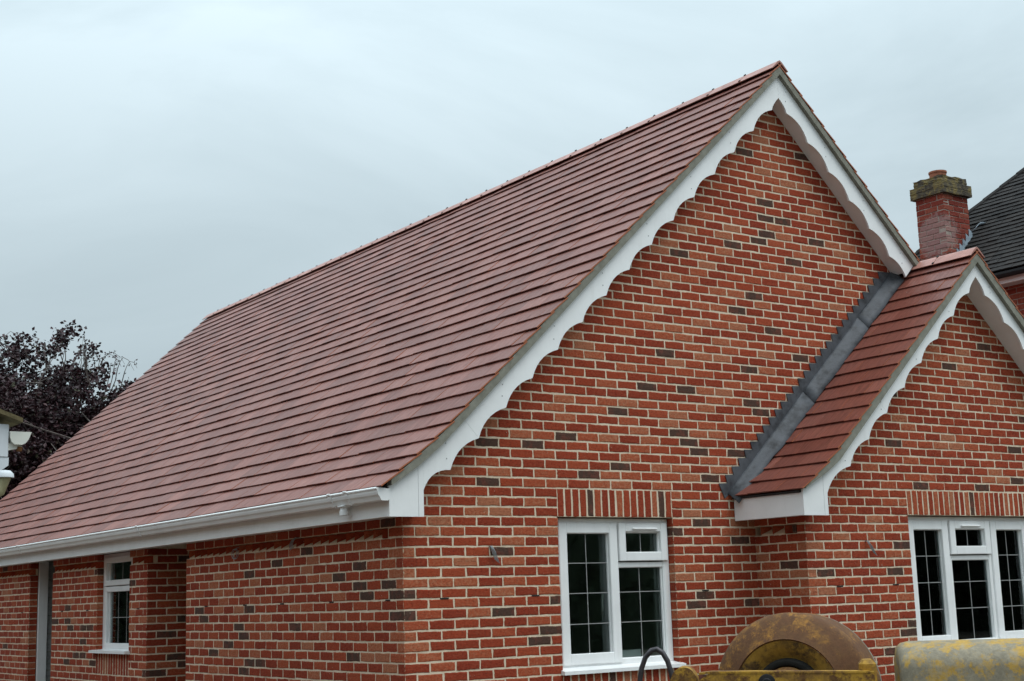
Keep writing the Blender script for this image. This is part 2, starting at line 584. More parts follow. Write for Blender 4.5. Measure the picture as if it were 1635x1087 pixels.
def course(wall, kind, off, r, u0, u1, phase, d=0.1):
    """lay row r (between bed r and r+1) from brick end u0 to brick end u1; perpend centres at phase + 0.225 k"""
    if u1 - u0 < 0.03:
        return
    zc = zk(r + 0.5) + RNG.uniform(-0.0012, 0.0012)
    ks = math.floor((u0 - phase) / 0.225)
    js = [phase + 0.225 * k for k in range(ks, ks + int((u1 - u0) / 0.225) + 4)]
    js = [x for x in js if u0 + 0.045 < x < u1 - 0.045]
    ed = [u0 - 0.006] + [x + RNG.uniform(-0.004, 0.004) for x in js] + [u1 + 0.006]
    for a, b in zip(ed[:-1], ed[1:]):
        put(wall, kind, (a + b) / 2, zc, off, b - a - 0.012, BH, d)

W1 = (1.4525, 2.6825)
W2 = (4.995, 6.885)
RB = 28                                   # lowest row
# front wall of the main block
def rake(zt, xa, za, s):                  # x range under a gable soffit at height zt
    dxx = (za - zt) / s
    return xa - dxx, xa + dxx
M_SOF = MZ - 0.199                        # soffit apex on the wall
S_SOF = SZ - 0.130
def crease_x(z):
    return 3.337 + (z - H0 - 0.1985) / 0.929
r = -53
while r <= RB:
    zt, zb = zk(r), zk(r + 1)
    ev = (r % 2 == 0)
    ph = 0.22 if ev else 0.1075
    xl = 0.0 if ev else 0.1125
    xr = 3.66
    if r < 0:
        a, b = rake((zt + zb) / 2 - 0.055, XA, M_SOF, MS)
        xl = max(xl if a < 0.12 else a, a)
        xr = b
        if zb > H0 + 0.12:
            xr = min(b, crease_x((zt + zb) / 2) + 0.07)
    if xr - xl > 0.06:
        if -3 <= r <= 18:                 # soldier course, window, soldier sill
            course('front', 'F', 0, r, xl, W1[0], ph)
            course('front', 'F', 0, r, W1[1], xr, W1[1] + (0.22 if ev else 0.1125))
        else:
            course('front', 'F', 0, r, xl, xr, ph)
    # projecting bay, front
    xl = SX0 if not ev else SX0 + 0.1125
    xr = 8.56
    ph = SX0 + (0.22 if not ev else 0.1075)
    if r < 0:
        a, b = rake((zt + zb) / 2 - 0.055, SXA, S_SOF, SS)
        xl, xr = (max(xl, a), min(xr, b))
    if xr - xl > 0.06 and r > -36:
        if -3 <= r <= 18:
            course('bay', 'F', SY, r, xl, W2[0], ph)
            course('bay', 'F', SY, r, W2[1], xr, W2[1] + (0.22 if ev else 0.1125))
        else:
            course('bay', 'F', SY, r, xl, xr, ph)
    # bay flank facing left
    if r >= -2 and r != 1:
        y0 = SY if ev else SY + 0.1125
        course('flank', 'S', SX0, r, y0, 0.0, SY + (0.22 if ev else 0.1075))
    # long side wall facing left
    if r >= 0 and r != 1:
        y0 = 0.1125 if ev else 0.0
        course('side', 'S', 0, r, y0, 4.1475, 0.1075 if ev else 0.22)
        course('side', 'S', 0, r, 5.187 + (0.1125 if ev else 0), 5.70, 5.187 + (0.1075 if ev else 0.22))
        if not (14 <= r <= 16):
            if r > 16:
                course('side', 'S', 0, r, 5.70, 6.72, 5.187 + (0.1075 if ev else 0.22))
        course('side', 'S', 0, r, 6.72, 8.32, 6.72 + (0.1075 if ev else 0.22))
        course('side', 'S', 0, r, 9.24, YEND, 9.24 + (0.1075 if ev else 0.22))
    # return wall in the porch recess, facing forward
    if r >= 0:
        x0 = 0.0 if ev else 0.1125
        course('return', 'F', 5.187, r, x0, 1.25, 0.22 if ev else 0.1075)
    r += 1
# soldier bricks (upright) above and below windows
SOLD = []
def soldiers(wall, kind, off, u0, u1, ztop, n):
    p = (u1 - u0) / n
    for i in range(n):
        SOLD.append((wall, (u0 + p * (i + 0.5), off + RNG.uniform(-0.002, 0.002), ztop - 1.5 * C) if kind == 'F' else (off + RNG.uniform(-0.002, 0.002), u0 + p * (i + 0.5), ztop - 1.5 * C), kind, p - 0.0145 + RNG.uniform(-0.002, 0.002), 3 * C - 0.011, 0.1, rnd_brick()))
soldiers('front', 'F', 0, W1[0], W1[1], zk(-3), 16)
soldiers('front', 'F', 0, W1[0], W1[1], zk(16), 16)
soldiers('bay', 'F', SY, W2[0], W2[1], zk(-3), 25)
soldiers('bay', 'F', SY, W2[0], W2[1], zk(16), 25)
soldiers('side', 'S', 0, 5.70, 6.72, zk(14), 13)

# ---- mortar cores (the wall bodies, their face set back behind the brick faces)
REC = 0.0034
D1 = 0.098
def wall_front():
    m = MB()
    x0 = REC
    m.box(x0, W1[0] - 0.004, REC, D1, 0, zk(-3))
    m.box(W1[1] + 0.004, SX0 + 0.14, REC, D1, 0, zk(-3))
    m.box(W1[0] - 0.004, W1[1] + 0.004, REC, D1, 0, zk(16) - 0.004)
    m.box(W1[0] - 0.004, W1[1] + 0.004, REC, D1, zk(0) + 0.004, zk(-3))
    zb = zk(-3)
    m.prism([(x0, zb), (8.4, zb), (8.4, zb + 0.02), (XA, M_SOF + 0.03), (x0, max(zb + 0.01, M_SOF + 0.03 - MS * (XA - x0)))], 'y', REC, D1)
    return m
def wall_bay():
    m = MB()
    a, b = SY + REC, SY + D1
    m.box(SX0 + REC, W2[0] - 0.004, a, b, 0, zk(-3))
    m.box(W2[1] + 0.004, 8.56, a, b, 0, zk(-3))
    m.box(W2[0] - 0.004, W2[1] + 0.004, a, b, 0, zk(16) - 0.004)
    m.box(W2[0] - 0.004, W2[1] + 0.004, a, b, zk(0) + 0.004, zk(-3))
    zb = zk(-3)
    zz = S_SOF + 0.03
    m.prism([(SX0 + REC, zb), (8.355, zb), (SXA, zz), (SX0 + REC, max(zb + 0.002, zz - SS * (SXA - SX0)))], 'y', a, b)
    return m
def wall_flank():
    m = MB().box(SX0 + REC, SX0 + D1, SY + D1, REC, 0, zk(2) - 0.001)
    m.box(SX0 + REC, SX0 + D1, SY + D1, REC, zk(1) + 0.001, zk(-2))
    return m.box(SX0 + 0.074, SX0 + D1, SY + D1, REC, zk(2) - 0.001, zk(1) + 0.001)
def wall_side():
    m = MB()
    top = H0 + 0.19
    m.box(REC, D1, D1, 0.22, 0, top)
    def split(y0, y1):
        m.box(REC, D1, y0, y1, 0, zk(2) - 0.001)
        m.box(REC, D1, y0, y1, zk(1) + 0.001, top)
        m.box(0.074, D1, y0, y1, zk(2) - 0.001, zk(1) + 0.001)
    split(0.22, 4.1475 - 0.004)
    split(5.187 + 0.003, 5.70 - 0.004)
    m.box(REC, D1, 5.696, 6.724, 0, zk(14) - 0.004)
    split(6.724, 8.316)
    split(9.244, YEND)
    return m
def wall_return():
    return MB().box(D1, 1.25, 5.187 + REC, 5.187 + D1, 0, H0 + 0.19)
wall_names = {'front': 'front_wall', 'bay': 'bay_wall', 'flank': 'bay_flank_wall', 'side': 'side_wall', 'return': 'porch_wall'}
WALL = {}
for k, fn in (('front', wall_front), ('bay', wall_bay), ('flank', wall_flank), ('side', wall_side), ('return', wall_return)):
    WALL[k] = fn().build(wall_names[k], M['mortar'], house)

# ---- dog-tooth course (row 1) on the walls that face left
TP = 0.146
def tooth_geo(rng):
    """a brick set at 45 degrees: its corner comes out to the wall face"""
    t, h = TP / 2 - 0.002, C - 0.008
    v = [(-t, 0.072, -h / 2), (0, 0.0, -h / 2), (t, 0.072, -h / 2), (-t, 0.072, h / 2), (0, 0.0, h / 2), (t, 0.072, h / 2)]
    v = [(x + rng.uniform(-.003, .003), y + rng.uniform(-.003, .003), z) for x, y, z in v]
    f = [(0, 2, 1), (3, 4, 5), (0, 1, 4, 3), (1, 2, 5, 4), (2, 0, 3, 5)]
    return v, f
TEETH = [MB() for _ in range(4)]
TM = []
for i, t in enumerate(TEETH):
    vv, ff = tooth_geo(RNG)
    t.add(vv, ff, RNG.random() * 0.8)
    TM.append(t.mesh('dogtooth_brick', M['brick']))
def teeth(wall, off, y0, y1):
    n = int(round((y1 - y0) / TP))
    p = (y1 - y0) / n
    hm = MB()
    for i in range(n):
        y = y0 + (i + 0.5) * p
        o = bpy.data.objects.new('dogtooth_brick', RNG.choice(TM))
        o.location = (off, y, zk(1.5))
        o.rotation_euler = (0, 0, -pi / 2)
        COL.objects.link(o)
        o.parent = WALL[wall]
        if i < n - 1:
            zb = zk(2) - 0.001
            hh = RNG.uniform(0.040, 0.062)
            hm.add([(off + 0.003, y + 0.004, zb), (off + 0.003, y + p - 0.004, zb), (off + 0.071, y + p / 2, zb), (off + 0.068, y + p / 2, zb + hh), (off + 0.003, y + 0.004, zb + 0.008), (off + 0.003, y + p - 0.004, zb + 0.008)],
                   [(0, 1, 2), (0, 4, 5, 1), (4, 3, 5), (0, 2, 3, 4), (1, 5, 3, 2)])
    hm.build('mortar_haunching', M['mortar'], WALL[wall], kind='stuff')
teeth('side', 0, 0.225, 4.1475)
teeth('side', 0, 6.72, 8.32)
teeth('side', 0, 5.20, 5.70)
teeth('side', 0, 9.24, YEND)
teeth('flank', SX0, SY + 0.16, 0.0)
put('flank', 'S', SY + 0.132, zk(1.5), SX0, 0.04)
for (y0, y1) in ((0.0, 0.22),):
    put('side', 'S', 0.105, zk(1.5), 0, 0.21)

# ---- place the bricks: the 300 that show largest are single objects, the others one part per wall
def brick_score(b):
    wall, pos, kind, wd, h, d, rr = b
    p = project(pos)
    if p is None or not (5 < p[0] < 1630 and 5 < p[1] < 1082):
        return -1
    d3 = Vector(pos) - CAMP
    nrm = Vector((0, -1, 0)) if kind == 'F' else Vector((-1, 0, 0))
    cosv = -d3.normalized().dot(nrm)
    if wall == 'return' and pos[0] > 0.42:
        return -1
    if wall == 'front' and pos[2] > H0 and (pos[0] < 0.25 or pos[2] > H0 + 3.95 - MS * abs(pos[0] - XA) or pos[0] > crease_x(pos[2]) - 0.05):
        return -1
    if wd < 0.09:
        return -1
    return wd * h * cosv / d3.length_squared

order = sorted(range(len(BR)), key=lambda i: -brick_score(BR[i]))
single = set(order[:300])
VAR = {}
def variant(wd, h, d, rr):
    key = (round(wd * 100), round(h * 100), min(7, int(rr * 8)) if rr < 0.92 else 9, RNG.randrange(3))
    if key not in VAR:
        t = MB()
        vv, ff = brick_geo(wd, h, d, RNG)
        t.add(vv, ff, rr, None, EDGE(vv))
        VAR[key] = (t.mesh('brick', M['brick']), wd, h)
    return VAR[key]
def single_brick(name, b, parent):
    wall, pos, kind, wd, h, d, rr = b
    me, w0, h0 = variant(wd, h, d, rr)
    o = bpy.data.objects.new(name, me)
    o.scale = (wd / w0, 1.0, h / h0)
    o.location = pos
    o.rotation_euler = (0, 0, 0 if kind == 'F' else -pi / 2)
    COL.objects.link(o)
    o.parent = parent
    return o
REST = {k: MB() for k in WALL}
for i, b in enumerate(BR):
    wall, pos, kind, wd, h, d, rr = b
    if wd < 0.012:
        continue
    if i in single:
        single_brick('brick', b, WALL[wall])
    else:
        vv, ff = brick_geo(wd, h, d, RNG, 3 if wd > 0.15 else 2)
        R3 = (ROT_FRONT if kind == 'F' else ROT_SIDE).to_4x4()
        REST[wall].add(vv, ff, rr, Matrix.Translation(pos) @ R3, EDGE(vv))
for k, t in REST.items():
    t.build('brickwork', M['brick'], WALL[k], kind='stuff')
for b in SOLD:
    single_brick('soldier_brick', b, WALL[b[0]])

# ---- inner leaf, rooms behind the windows
m = MB()
def inner_front(m, y0, y1, xa, xb, wn, zt):
    m.box(xa, wn[0], y0, y1, 0, zt)
    m.box(wn[1], xb, y0, y1, 0, zt)
    m.box(wn[0], wn[1], y0, y1, 0, zk(16))
    m.box(wn[0], wn[1], y0, y1, zk(0), zt)
ZC = H0 + 0.16
inner_front(m, 0.16, 0.30, 0.2, SX0 + 0.2, W1, ZC)
inner_front(m, SY + 0.16, SY + 0.30, SX0 + 0.16, 8.4, W2, ZC)
m.box(0.16, 0.30, 0.30, 4.0, 0, ZC)
m.box(SX0 + 0.16, SX0 + 0.30, SY + 0.30, 3.99, 0, ZC)          # partition
m.box(8.4, 8.5, SY + 0.16, 12.9, 0, ZC)
m.box(0.30, 8.4, 4.0, 4.1, 0, ZC)                              # back partition of the front rooms
m.box(0.30, 8.4, 0.30, 12.9, ZC, ZC + 0.05)                    # ceiling
m.box(SX0 + 0.30, 8.4, SY + 0.30, 0.29, ZC, ZC + 0.05)
m.box(1.25, 1.40, 4.1, 5.3, 0, ZC)                             # back of the porch
m.box(0.22, 0.32, 5.30, 5.70, 0, ZC)
m.box(0.22, 0.32, 5.70, 6.72, 0, zk(14))
m.box(0.22, 0.32, 6.72, 8.32, 0, ZC)
m.box(0.32, 8.4, 8.00, 8.10, 0, ZC)
m.box(1.40, 8.4, 5.30, 5.40, 0, ZC)
m.box(0.16, 8.4, 12.9, 13.0, 0, ZC)
m.build('inner_wall', M['plaster'], house)
MB().box(0.10, 8.5, -0.30, 12.95, 0.02, 0.12).build('floor_slab', M['block'], house)
# block inner leaf at the far side of the side doorway, with its own courses
m = MB()
z = 0.0
while z < H0 + 0.1:
    m.box(0.225, 0.325, 9.24, 9.66, z + 0.004, z + 0.217)
    m.box(0.225, 0.325, 9.67, 10.1, z + 0.004, z + 0.217)
    z += 0.225
m.build('block_leaf', M['block'], house)
MB().box(0.228, 0.322, 9.244, 12.9, 0, H0 + 0.15).build('block_joint', M['mortar_verge'], house)
MB().cbox(0.105, 0.222, 9.2, 9.238, 0, H0 + 0.01, 0.004).build('door_jamb', M['pvc'], house)
# right and rear outer walls (never faced by the camera)
m = MB()
m.box(8.45, 8.56, SY + 0.1, YEND, 0, H0 + 0.16)
m.box(0.1, 8.45, YEND - 0.1, YEND - 0.002, 0, H0 + 0.16)
m.prism([(0.1, H0 + 0.16), (8.4, H0 + 0.16), (XA, MZ - 0.2)], 'y', YEND - 0.1, YEND - 0.003)
m.build('rear_wall', M['brick'], house)

# ---- windows
def window(kind, off, glass_list, frames, sill, handle=None, vents=()):
    """all in local (u, depth, z); kind F: u=x, depth=+y; kind S: u=y, depth=+x. Returns the frame object"""
    def T(b):
        u0, u1, d0, d1, z0, z1 = b
        return (u0, u1, off + d0, off + d1, z0, z1) if kind == 'F' else (off + d0, off + d1, u0, u1, z0, z1)
    fm = MB()
    for (u0, u1, z0, z1, inset, d0, d1) in frames:      # hollow rectangle of profile
        fm.cbox(*T((u0, u0 + inset, d0, d1, z0, z1)), c=0.005)
        fm.cbox(*T((u1 - inset, u1, d0, d1, z0, z1)), c=0.005)
        fm.cbox(*T((u0 + inset - 0.003, u1 - inset + 0.003, d0 + 0.0006, d1, z1 - inset, z1 - 0.0005)), c=0.005)
        fm.cbox(*T((u0 + inset - 0.003, u1 - inset + 0.003, d0 + 0.0006, d1, z0 + 0.0005, z0 + inset)), c=0.005)
    fo = fm.build('window', M['pvc'], house)
    for (u0, u1, z0, z1, dg, hb, vb) in glass_list:
        MB().box(*T((u0 - 0.012, u1 + 0.012, dg, dg + 0.004, z0 - 0.012, z1 + 0.012))).build('pane', M['glass'], fo)
        MB().box(*T((u0 - 0.012, u1 + 0.012, dg + 0.022, dg + 0.026, z0 - 0.012, z1 + 0.012))).build('pane', M['glass'], fo)
        for z in hb:
            MB().box(*T((u0 - 0.01, u1 + 0.01, dg - 0.0035, dg - 0.0005, z - 0.0032, z + 0.0032))).build('glazing_bar', M['came'], fo)
        for u in vb:
            MB().box(*T((u - 0.0032, u + 0.0032, dg - 0.005, dg - 0.0036, z0 - 0.01, z1 + 0.01))).build('glazing_bar', M['came'], fo)
        # bead round the pane
        bd = MB()
        t = 0.016
        bd.box(*T((u0 - t, u0 + 0.002, dg - 0.016, dg - 0.001, z0 - t, z1 + t)))
        bd.box(*T((u1 - 0.002, u1 + t, dg - 0.016, dg - 0.001, z0 - t, z1 + t)))
        bd.box(*T((u0 + 0.002, u1 - 0.002, dg - 0.0155, dg - 0.001, z1 - 0.002, z1 + t - 0.001)))
        bd.box(*T((u0 + 0.002, u1 - 0.002, dg - 0.0155, dg - 0.001, z0 - t + 0.001, z0 + 0.002)))
        bd.build('glazing_bead', M['pvc'], fo)
    if sill:
        u0, u1, z0, z1, d0, d1 = sill
        sm = MB()
        if kind == 'F':
            sm.prism([(off + d0, z0), (off + d0 - 0.0, z0 + 0.028), (off + d1, z1), (off + d1, z0)], 'x', u0, u1)
        else:
            sm.prism([(off + d0, z0), (off + d0, z0 + 0.028), (off + d1, z1), (off + d1, z0)], 'y', u0, u1)
        sm.build('sill', M['pvc'], fo)
    for (u0, u1, z0, z1, d0) in vents:
        MB().cbox(*T((u0, u1, d0 - 0.022, d0 + 0.002, z0, z1)), c=0.006).build('trickle_vent', M['pvc'], fo)
    if handle:
        u, z, d = handle
        hm = MB()
        hm.tube([T((u, u, d, d, z + 0.05, z + 0.05))[0:1] + (off + d,) + (z + 0.06,), (u + 0.006, off + d + 0.012, z + 0.02), (u + 0.004, off + d + 0.012, z - 0.06), (u - 0.004, off + d, z - 0.075)], 0.007, 6)
        hm.build('handle', M['oldpvc'], fo)
    return fo

ZS = zk(16)                                # window sill bed
hb3 = [H0 - 0.3676, H0 - 0.6111, H0 - 0.8576]
hb2 = hb3[1:]
window('F', 0,
    [(1.590, 2.024, H0 - 1.105, H0 - 0.127, 0.108, hb3, [1.807]),
     (2.2025, 2.5744, H0 - 0.283, H0 - 0.123, 0.098, [], [2.388]),
     (2.135, 2.602, H0 - 1.150, H0 - 0.410, 0.112, hb2, [2.369])],
    [(1.4545, 2.6805, ZS + 0.028, H0 - 0.004, 0.062, 0.072, 0.140),
     (1.500, 2.112, H0 - 1.178, H0 - 0.040, 0.086, 0.058, 0.128),
     (2.126, 2.655, H0 - 0.357, H0 - 0.040, 0.073, 0.050, 0.126),
     (2.085, 2.655, H0 - 1.188, H0 - 0.366, 0.044, 0.076, 0.132)],
    (1.435, 2.712, ZS - 0.006, ZS + 0.045, -0.045, 0.075),
    handle=(1.995, H0 - 0.68, 0.140),
    vents=[(2.265, 2.535, H0 - 0.098, H0 - 0.082, 0.050)])
window('F', SY,
    [(5.135, 5.535, H0 - 1.105, H0 - 0.127, 0.108, hb3, [5.335]),
     (5.722, 6.160, H0 - 0.283, H0 - 0.123, 0.098, [], [5.941]),
     (5.668, 6.215, H0 - 1.150, H0 - 0.410, 0.112, hb2, [5.941]),
     (6.347, 6.745, H0 - 1.105, H0 - 0.127, 0.108, hb3, [6.546])],
    [(4.997, 6.883, ZS + 0.028, H0 - 0.004, 0.062, 0.072, 0.140),
     (5.045, 5.622, H0 - 1.178, H0 - 0.040, 0.086, 0.058, 0.128),
     (5.642, 6.240, H0 - 0.357, H0 - 0.040, 0.078, 0.050, 0.126),
     (5.622, 6.260, H0 - 1.188, H0 - 0.366, 0.044, 0.076, 0.132),
     (6.260, 6.837, H0 - 1.178, H0 - 0.040, 0.086, 0.058, 0.128)],
    (4.98, 6.91, ZS - 0.006, ZS + 0.045, -0.045, 0.075),
    handle=(5.50, H0 - 0.68, 0.140),
    vents=[(5.80, 6.08, H0 - 0.098, H0 - 0.082, 0.050)])
window('S', 0,
    [(5.80, 6.575, H0 - 0.302, H0 - 0.106, 0.108, [], [6.19]),
     (5.80, 6.575, H0 - 0.995, H0 - 0.420, 0.112, [H0 - 0.705], [6.06, 6.32])],
    [(5.702, 6.718, zk(14) + 0.025, H0 - 0.002, 0.058, 0.072, 0.140),
     (5.755, 6.665, H0 - 0.358, H0 - 0.040, 0.062, 0.058, 0.128),
     (5.755, 6.665, H0 - 1.040, H0 - 0.366, 0.058, 0.070, 0.130)],
    (5.66, 6.80, zk(14) - 0.002, zk(14) + 0.036, -0.055, 0.075))

# ---- roof covering
def path_left():
    """main slope profile (x, z), eaves to ridge, nominal tile plane"""
    zr = lambda x: MZ + 0.090 - MS * (XA - x)
    return [(-0.285, H0 + 0.192), (-0.125, H0 + 0.318), (0.03, H0 + 0.437), (0.25, zr(0.25)), (XA, zr(XA))]
def path_right():
    zr = lambda x: MZ + 0.090 - MS * (x - XA)
    return [(8.62, zr(8.62)), (XA, zr(XA))]
def spath_left():
    zr = lambda x: SZ + 0.100 - SS * (SXA - x)
    return [(3.375, H0 + 0.185), (3.53, H0 + 0.300), (3.68, H0 + 0.412), (3.85, zr(3.85)), (SXA, zr(SXA))]
def spath_right():
    zr = lambda x: SZ + 0.100 - SS * (x - SXA)
    return [(8.66, zr(8.66)), (SXA, zr(SXA))]

def along(path, s):
    for (a, b) in zip(path[:-1], path[1:]):
        L = hypot(b[0] - a[0], b[1] - a[1])
        if s <= L or b is path[-1]:
            t = s / L
            d = ((b[0] - a[0]) / L, (b[1] - a[1]) / L)
            return (a[0] + (b[0] - a[0]) * t, a[1] + (b[1] - a[1]) * t), d
        s -= L

GA = 0.1924
def tile_geo(wd, ln, th, rng):
    """tail at local y=0, head at +y; top at z=th; hand-made unevenness"""
    j = lambda a: rng.uniform(-a, a)
    t0, t1 = j(0.0035), j(0.0035)
    b0 = 0.0075
    v = [(-wd / 2, t0, b0), (0, (t0 + t1) / 2 + j(0.0015), b0 + 0.001), (wd / 2, t1, b0), (-wd / 2, t0 - 0.001, th + j(0.001)), (0, (t0 + t1) / 2 + j(0.0015), th + j(0.001)), (wd / 2, t1 - 0.001, th + j(0.001)),
         (-wd / 2, ln, -0.012), (wd / 2, ln, -0.012), (-wd / 2, ln, -0.001), (wd / 2, ln, -0.001)]
    f = [(3, 4, 1, 0), (4, 5, 2, 1), (8, 9, 5, 4, 3), (0, 1, 2, 7, 6), (3, 0, 6, 8), (2, 5, 9, 7), (6, 7, 9, 8)]
    return v, f

TL = []    # (roof, matrix, wd, rnd)
def lay_tiles(roof, path, y0, y1, sgn, skip=None, nrows=None):
    tot = sum(hypot(b[0] - a[0], b[1] - a[1]) for a, b in zip(path[:-1], path[1:]))
    n = nrows or int(round(tot / GA))
    ga = tot / n
    tw = 0.332
    for i in range(n):
        p, d = along(path, i * ga)
        q, _ = along(path, min(tot - 0.001, i * ga + ga))
        d = Vector((q[0] - p[0], 0, q[1] - p[1])).normalized()
        u = Vector((0, -1, 0)) if sgn > 0 else Vector((0, 1, 0))
        nrm = u.cross(d)
        if nrm.z < 0:
            nrm = -nrm
        edges = [y0]
        yy = y0 + (tw if i % 2 == 0 else tw * 0.5)
        while yy < y1 - 0.08:
            edges.append(yy)
            yy += tw
        edges.append(y1)
        for a, b in zip(edges[:-1], edges[1:]):
            yc = (a + b) / 2
            if skip and skip(p[0], yc):
                continue
            tilt = RNG.uniform(-0.004, 0.004)
            base = Vector((p[0], yc, p[1])) + nrm * RNG.uniform(-0.0015, 0.0035) - d * RNG.uniform(-0.0015, 0.0025)
            mt = Matrix(((u.x, d.x, nrm.x, base.x), (u.y, d.y, nrm.y, base.y), (u.z, d.z, nrm.z, base.z), (0, 0, 0, 1))) @ Matrix.Rotation(tilt, 4, 'Y')
            TL.append((roof, mt, b - a - 0.003, min(1, max(0, RNG.gauss(0.5, 0.32))), ga + 0.035))
VY = YB - 0.045
SVY = SYB - 0.045
lay_tiles('main', path_left(), VY, YEND + 0.12, 1)
lay_tiles('main', path_right(), VY, YEND + 0.12, -1)
zmain = lambda x: MZ + 0.090 - MS * abs(x - XA)
def skip_small(x, yc):
    return yc > 0.02 and (SZ + 0.1 - SS * abs(x - SXA)) < zmain(x) + 0.02
lay_tiles('small', spath_left(), SVY, -0.02, 1)
lay_tiles('small', spath_right(), SVY, 2.4, -1, skip_small)
# short run of the porch roof behind the wall line, over the main slope
lay_tiles('small', [(5.55, SZ + 0.1 - SS * (SXA - 5.55)), (SXA, SZ + 0.1)], 0.0, 1.4, 1, skip_small)

def underlay(path, y0, y1, mb, t=0.05):
    dn = 0.016
    pts = [(x, z - dn) for x, z in path]
    low = [(x, z - dn - t) for x, z in path]
    mb.prism(pts + low[::-1], 'y', y0, y1)
m = MB()
underlay(path_left()[1:], YB + 0.002, YEND + 0.06, m)
underlay(path_right(), YB + 0.002, YEND + 0.06, m, 0.051)
roof_main = m.build('roof', M['felt'], house)
m = MB()
underlay(spath_left()[1:], SYB + 0.002, -0.002, m)
underlay(spath_right(), SYB + 0.002, 2.3, m, 0.051)
roof_small = m.build('bay_roof', M['felt'], house)
ROOF = {'main': roof_main, 'small': roof_small}

def tile_score(t):
    p = t[1].translation
    q = project(p)
    if q is None or not (4 < q[0] < 1631 and 4 < q[1] < 1083):
        return -1
    if t[1].col[2].xyz.x > 0:          # faces right: unseen
        return -1
    d = p - CAMP
    return -d.normalized().dot(t[1].col[2].xyz) * t[2] / d.length_squared
order = sorted(range(len(TL)), key=lambda i: -tile_score(TL[i]))
single = set(order[:300])
TV = {}
TREST = {'main': MB(), 'small': MB()}
for i, (rf, mt, wd, rr, ln) in enumerate(TL):
    if i in single:
        key = (round(wd, 2), int(rr * 7.99), RNG.randrange(3), round(ln, 3))
        if key not in TV:
            t = MB()
            vv, ff = tile_geo(wd, ln, 0.0185, RNG)
            t.add(vv, ff, rr)
            t.r[-3] = t.r[-2] = -1.0
            TV[key] = t.mesh('roof_tile', M['tile'])
        o = bpy.data.objects.new('roof_tile', TV[key])
        o.matrix_world = mt
        COL.objects.link(o)
        o.parent = ROOF[rf]
        o.matrix_basis = mt
    else:
        vv, ff = tile_geo(wd, ln, 0.0185, RNG)
        TREST[rf].add(vv, ff, rr, mt)
        TREST[rf].r[-3] = TREST[rf].r[-2] = -1.0
for k, t in TREST.items():
    t.build('roof_tiling', M['tile'], ROOF[k], kind='stuff')

# ---- ridge tiles with dry-fix unions
def ridge(parent, xa, za, s, y0, y1, clips=True):
    n = int(round((y1 - y0) / 0.45))
    L = (y1 - y0) / n
    wing = 0.15
    c, sn = 1 / sqrt(1 + s * s), s / sqrt(1 + s * s)
    for i in range(n):
        ya, yb2 = y0 + i * L + 0.003, y0 + (i + 1) * L - 0.003
        j = RNG.uniform(-0.003, 0.003)
        prof = [(xa - wing * c, za - wing * sn + j), (xa - 0.028, za - 0.028 * s + 0.002 + j), (xa, za - 0.008 + j), (xa + 0.028, za - 0.028 * s + 0.002 + j), (xa + wing * c, za - wing * sn + j),
                (xa + (wing - 0.008) * c, za - (wing + 0.008) * sn + j), (xa, za - 0.026 + j), (xa - (wing - 0.008) * c, za - (wing + 0.008) * sn + j)]
        mm = MB()
        mm.prism(prof, 'y', ya, yb2, RNG.random())
        mm.build('ridge_tile', M['ridge'], parent)
        if clips and i > 0:
            for sg in (-1,):
                d = Vector((sg * c, 0, -sn)); nr = Vector((sg * sn, 0, c))
                for q in (0.02, 0.13):
                    cm = MB()
                    p = Vector((xa, ya, za)) + d * q + nr * 0.002
                    mt = Matrix(((d.x, 0, nr.x, p.x), (0, 1, 0, p.y), (d.z, 0, nr.z, p.z), (0, 0, 0, 1)))
                    cm.cbox(-0.011, 0.011, -0.010, 0.010, -0.004, 0.006, 0.002, 0.5, mt)
                    cm.build('ridge_clip', M['black'], parent)
ridge(roof_main, XA, MZ + 0.090 + 0.060, MS, VY - 0.005, YEND + 0.12)
ridge(roof_small, SXA, SZ + 0.1 + 0.062, SS, SVY - 0.005, 1.4, True)

# ---- barge boards
def arcs(pts, sag, n=7):
    """polyline through cusps with circular-ish concave scallops that bulge up by sag (perpendicular)"""
    outp = []
    for a, b in zip(pts[:-1], pts[1:]):
        dx, dz = b[0] - a[0], b[1] - a[1]
        L = hypot(dx, dz)
        nx, nz = -dz / L, dx / L
        if nz < 0:
            nx, nz = -nx, -nz
        for i in range(n):
            t = i / n
            h = sag * sin(pi * t) ** 0.85 if 0 < t < 1 else 0
            outp.append((a[0] + dx * t + nx * h, a[1] + dz * t + nz * h))
    outp.append(pts[-1])
    return outp

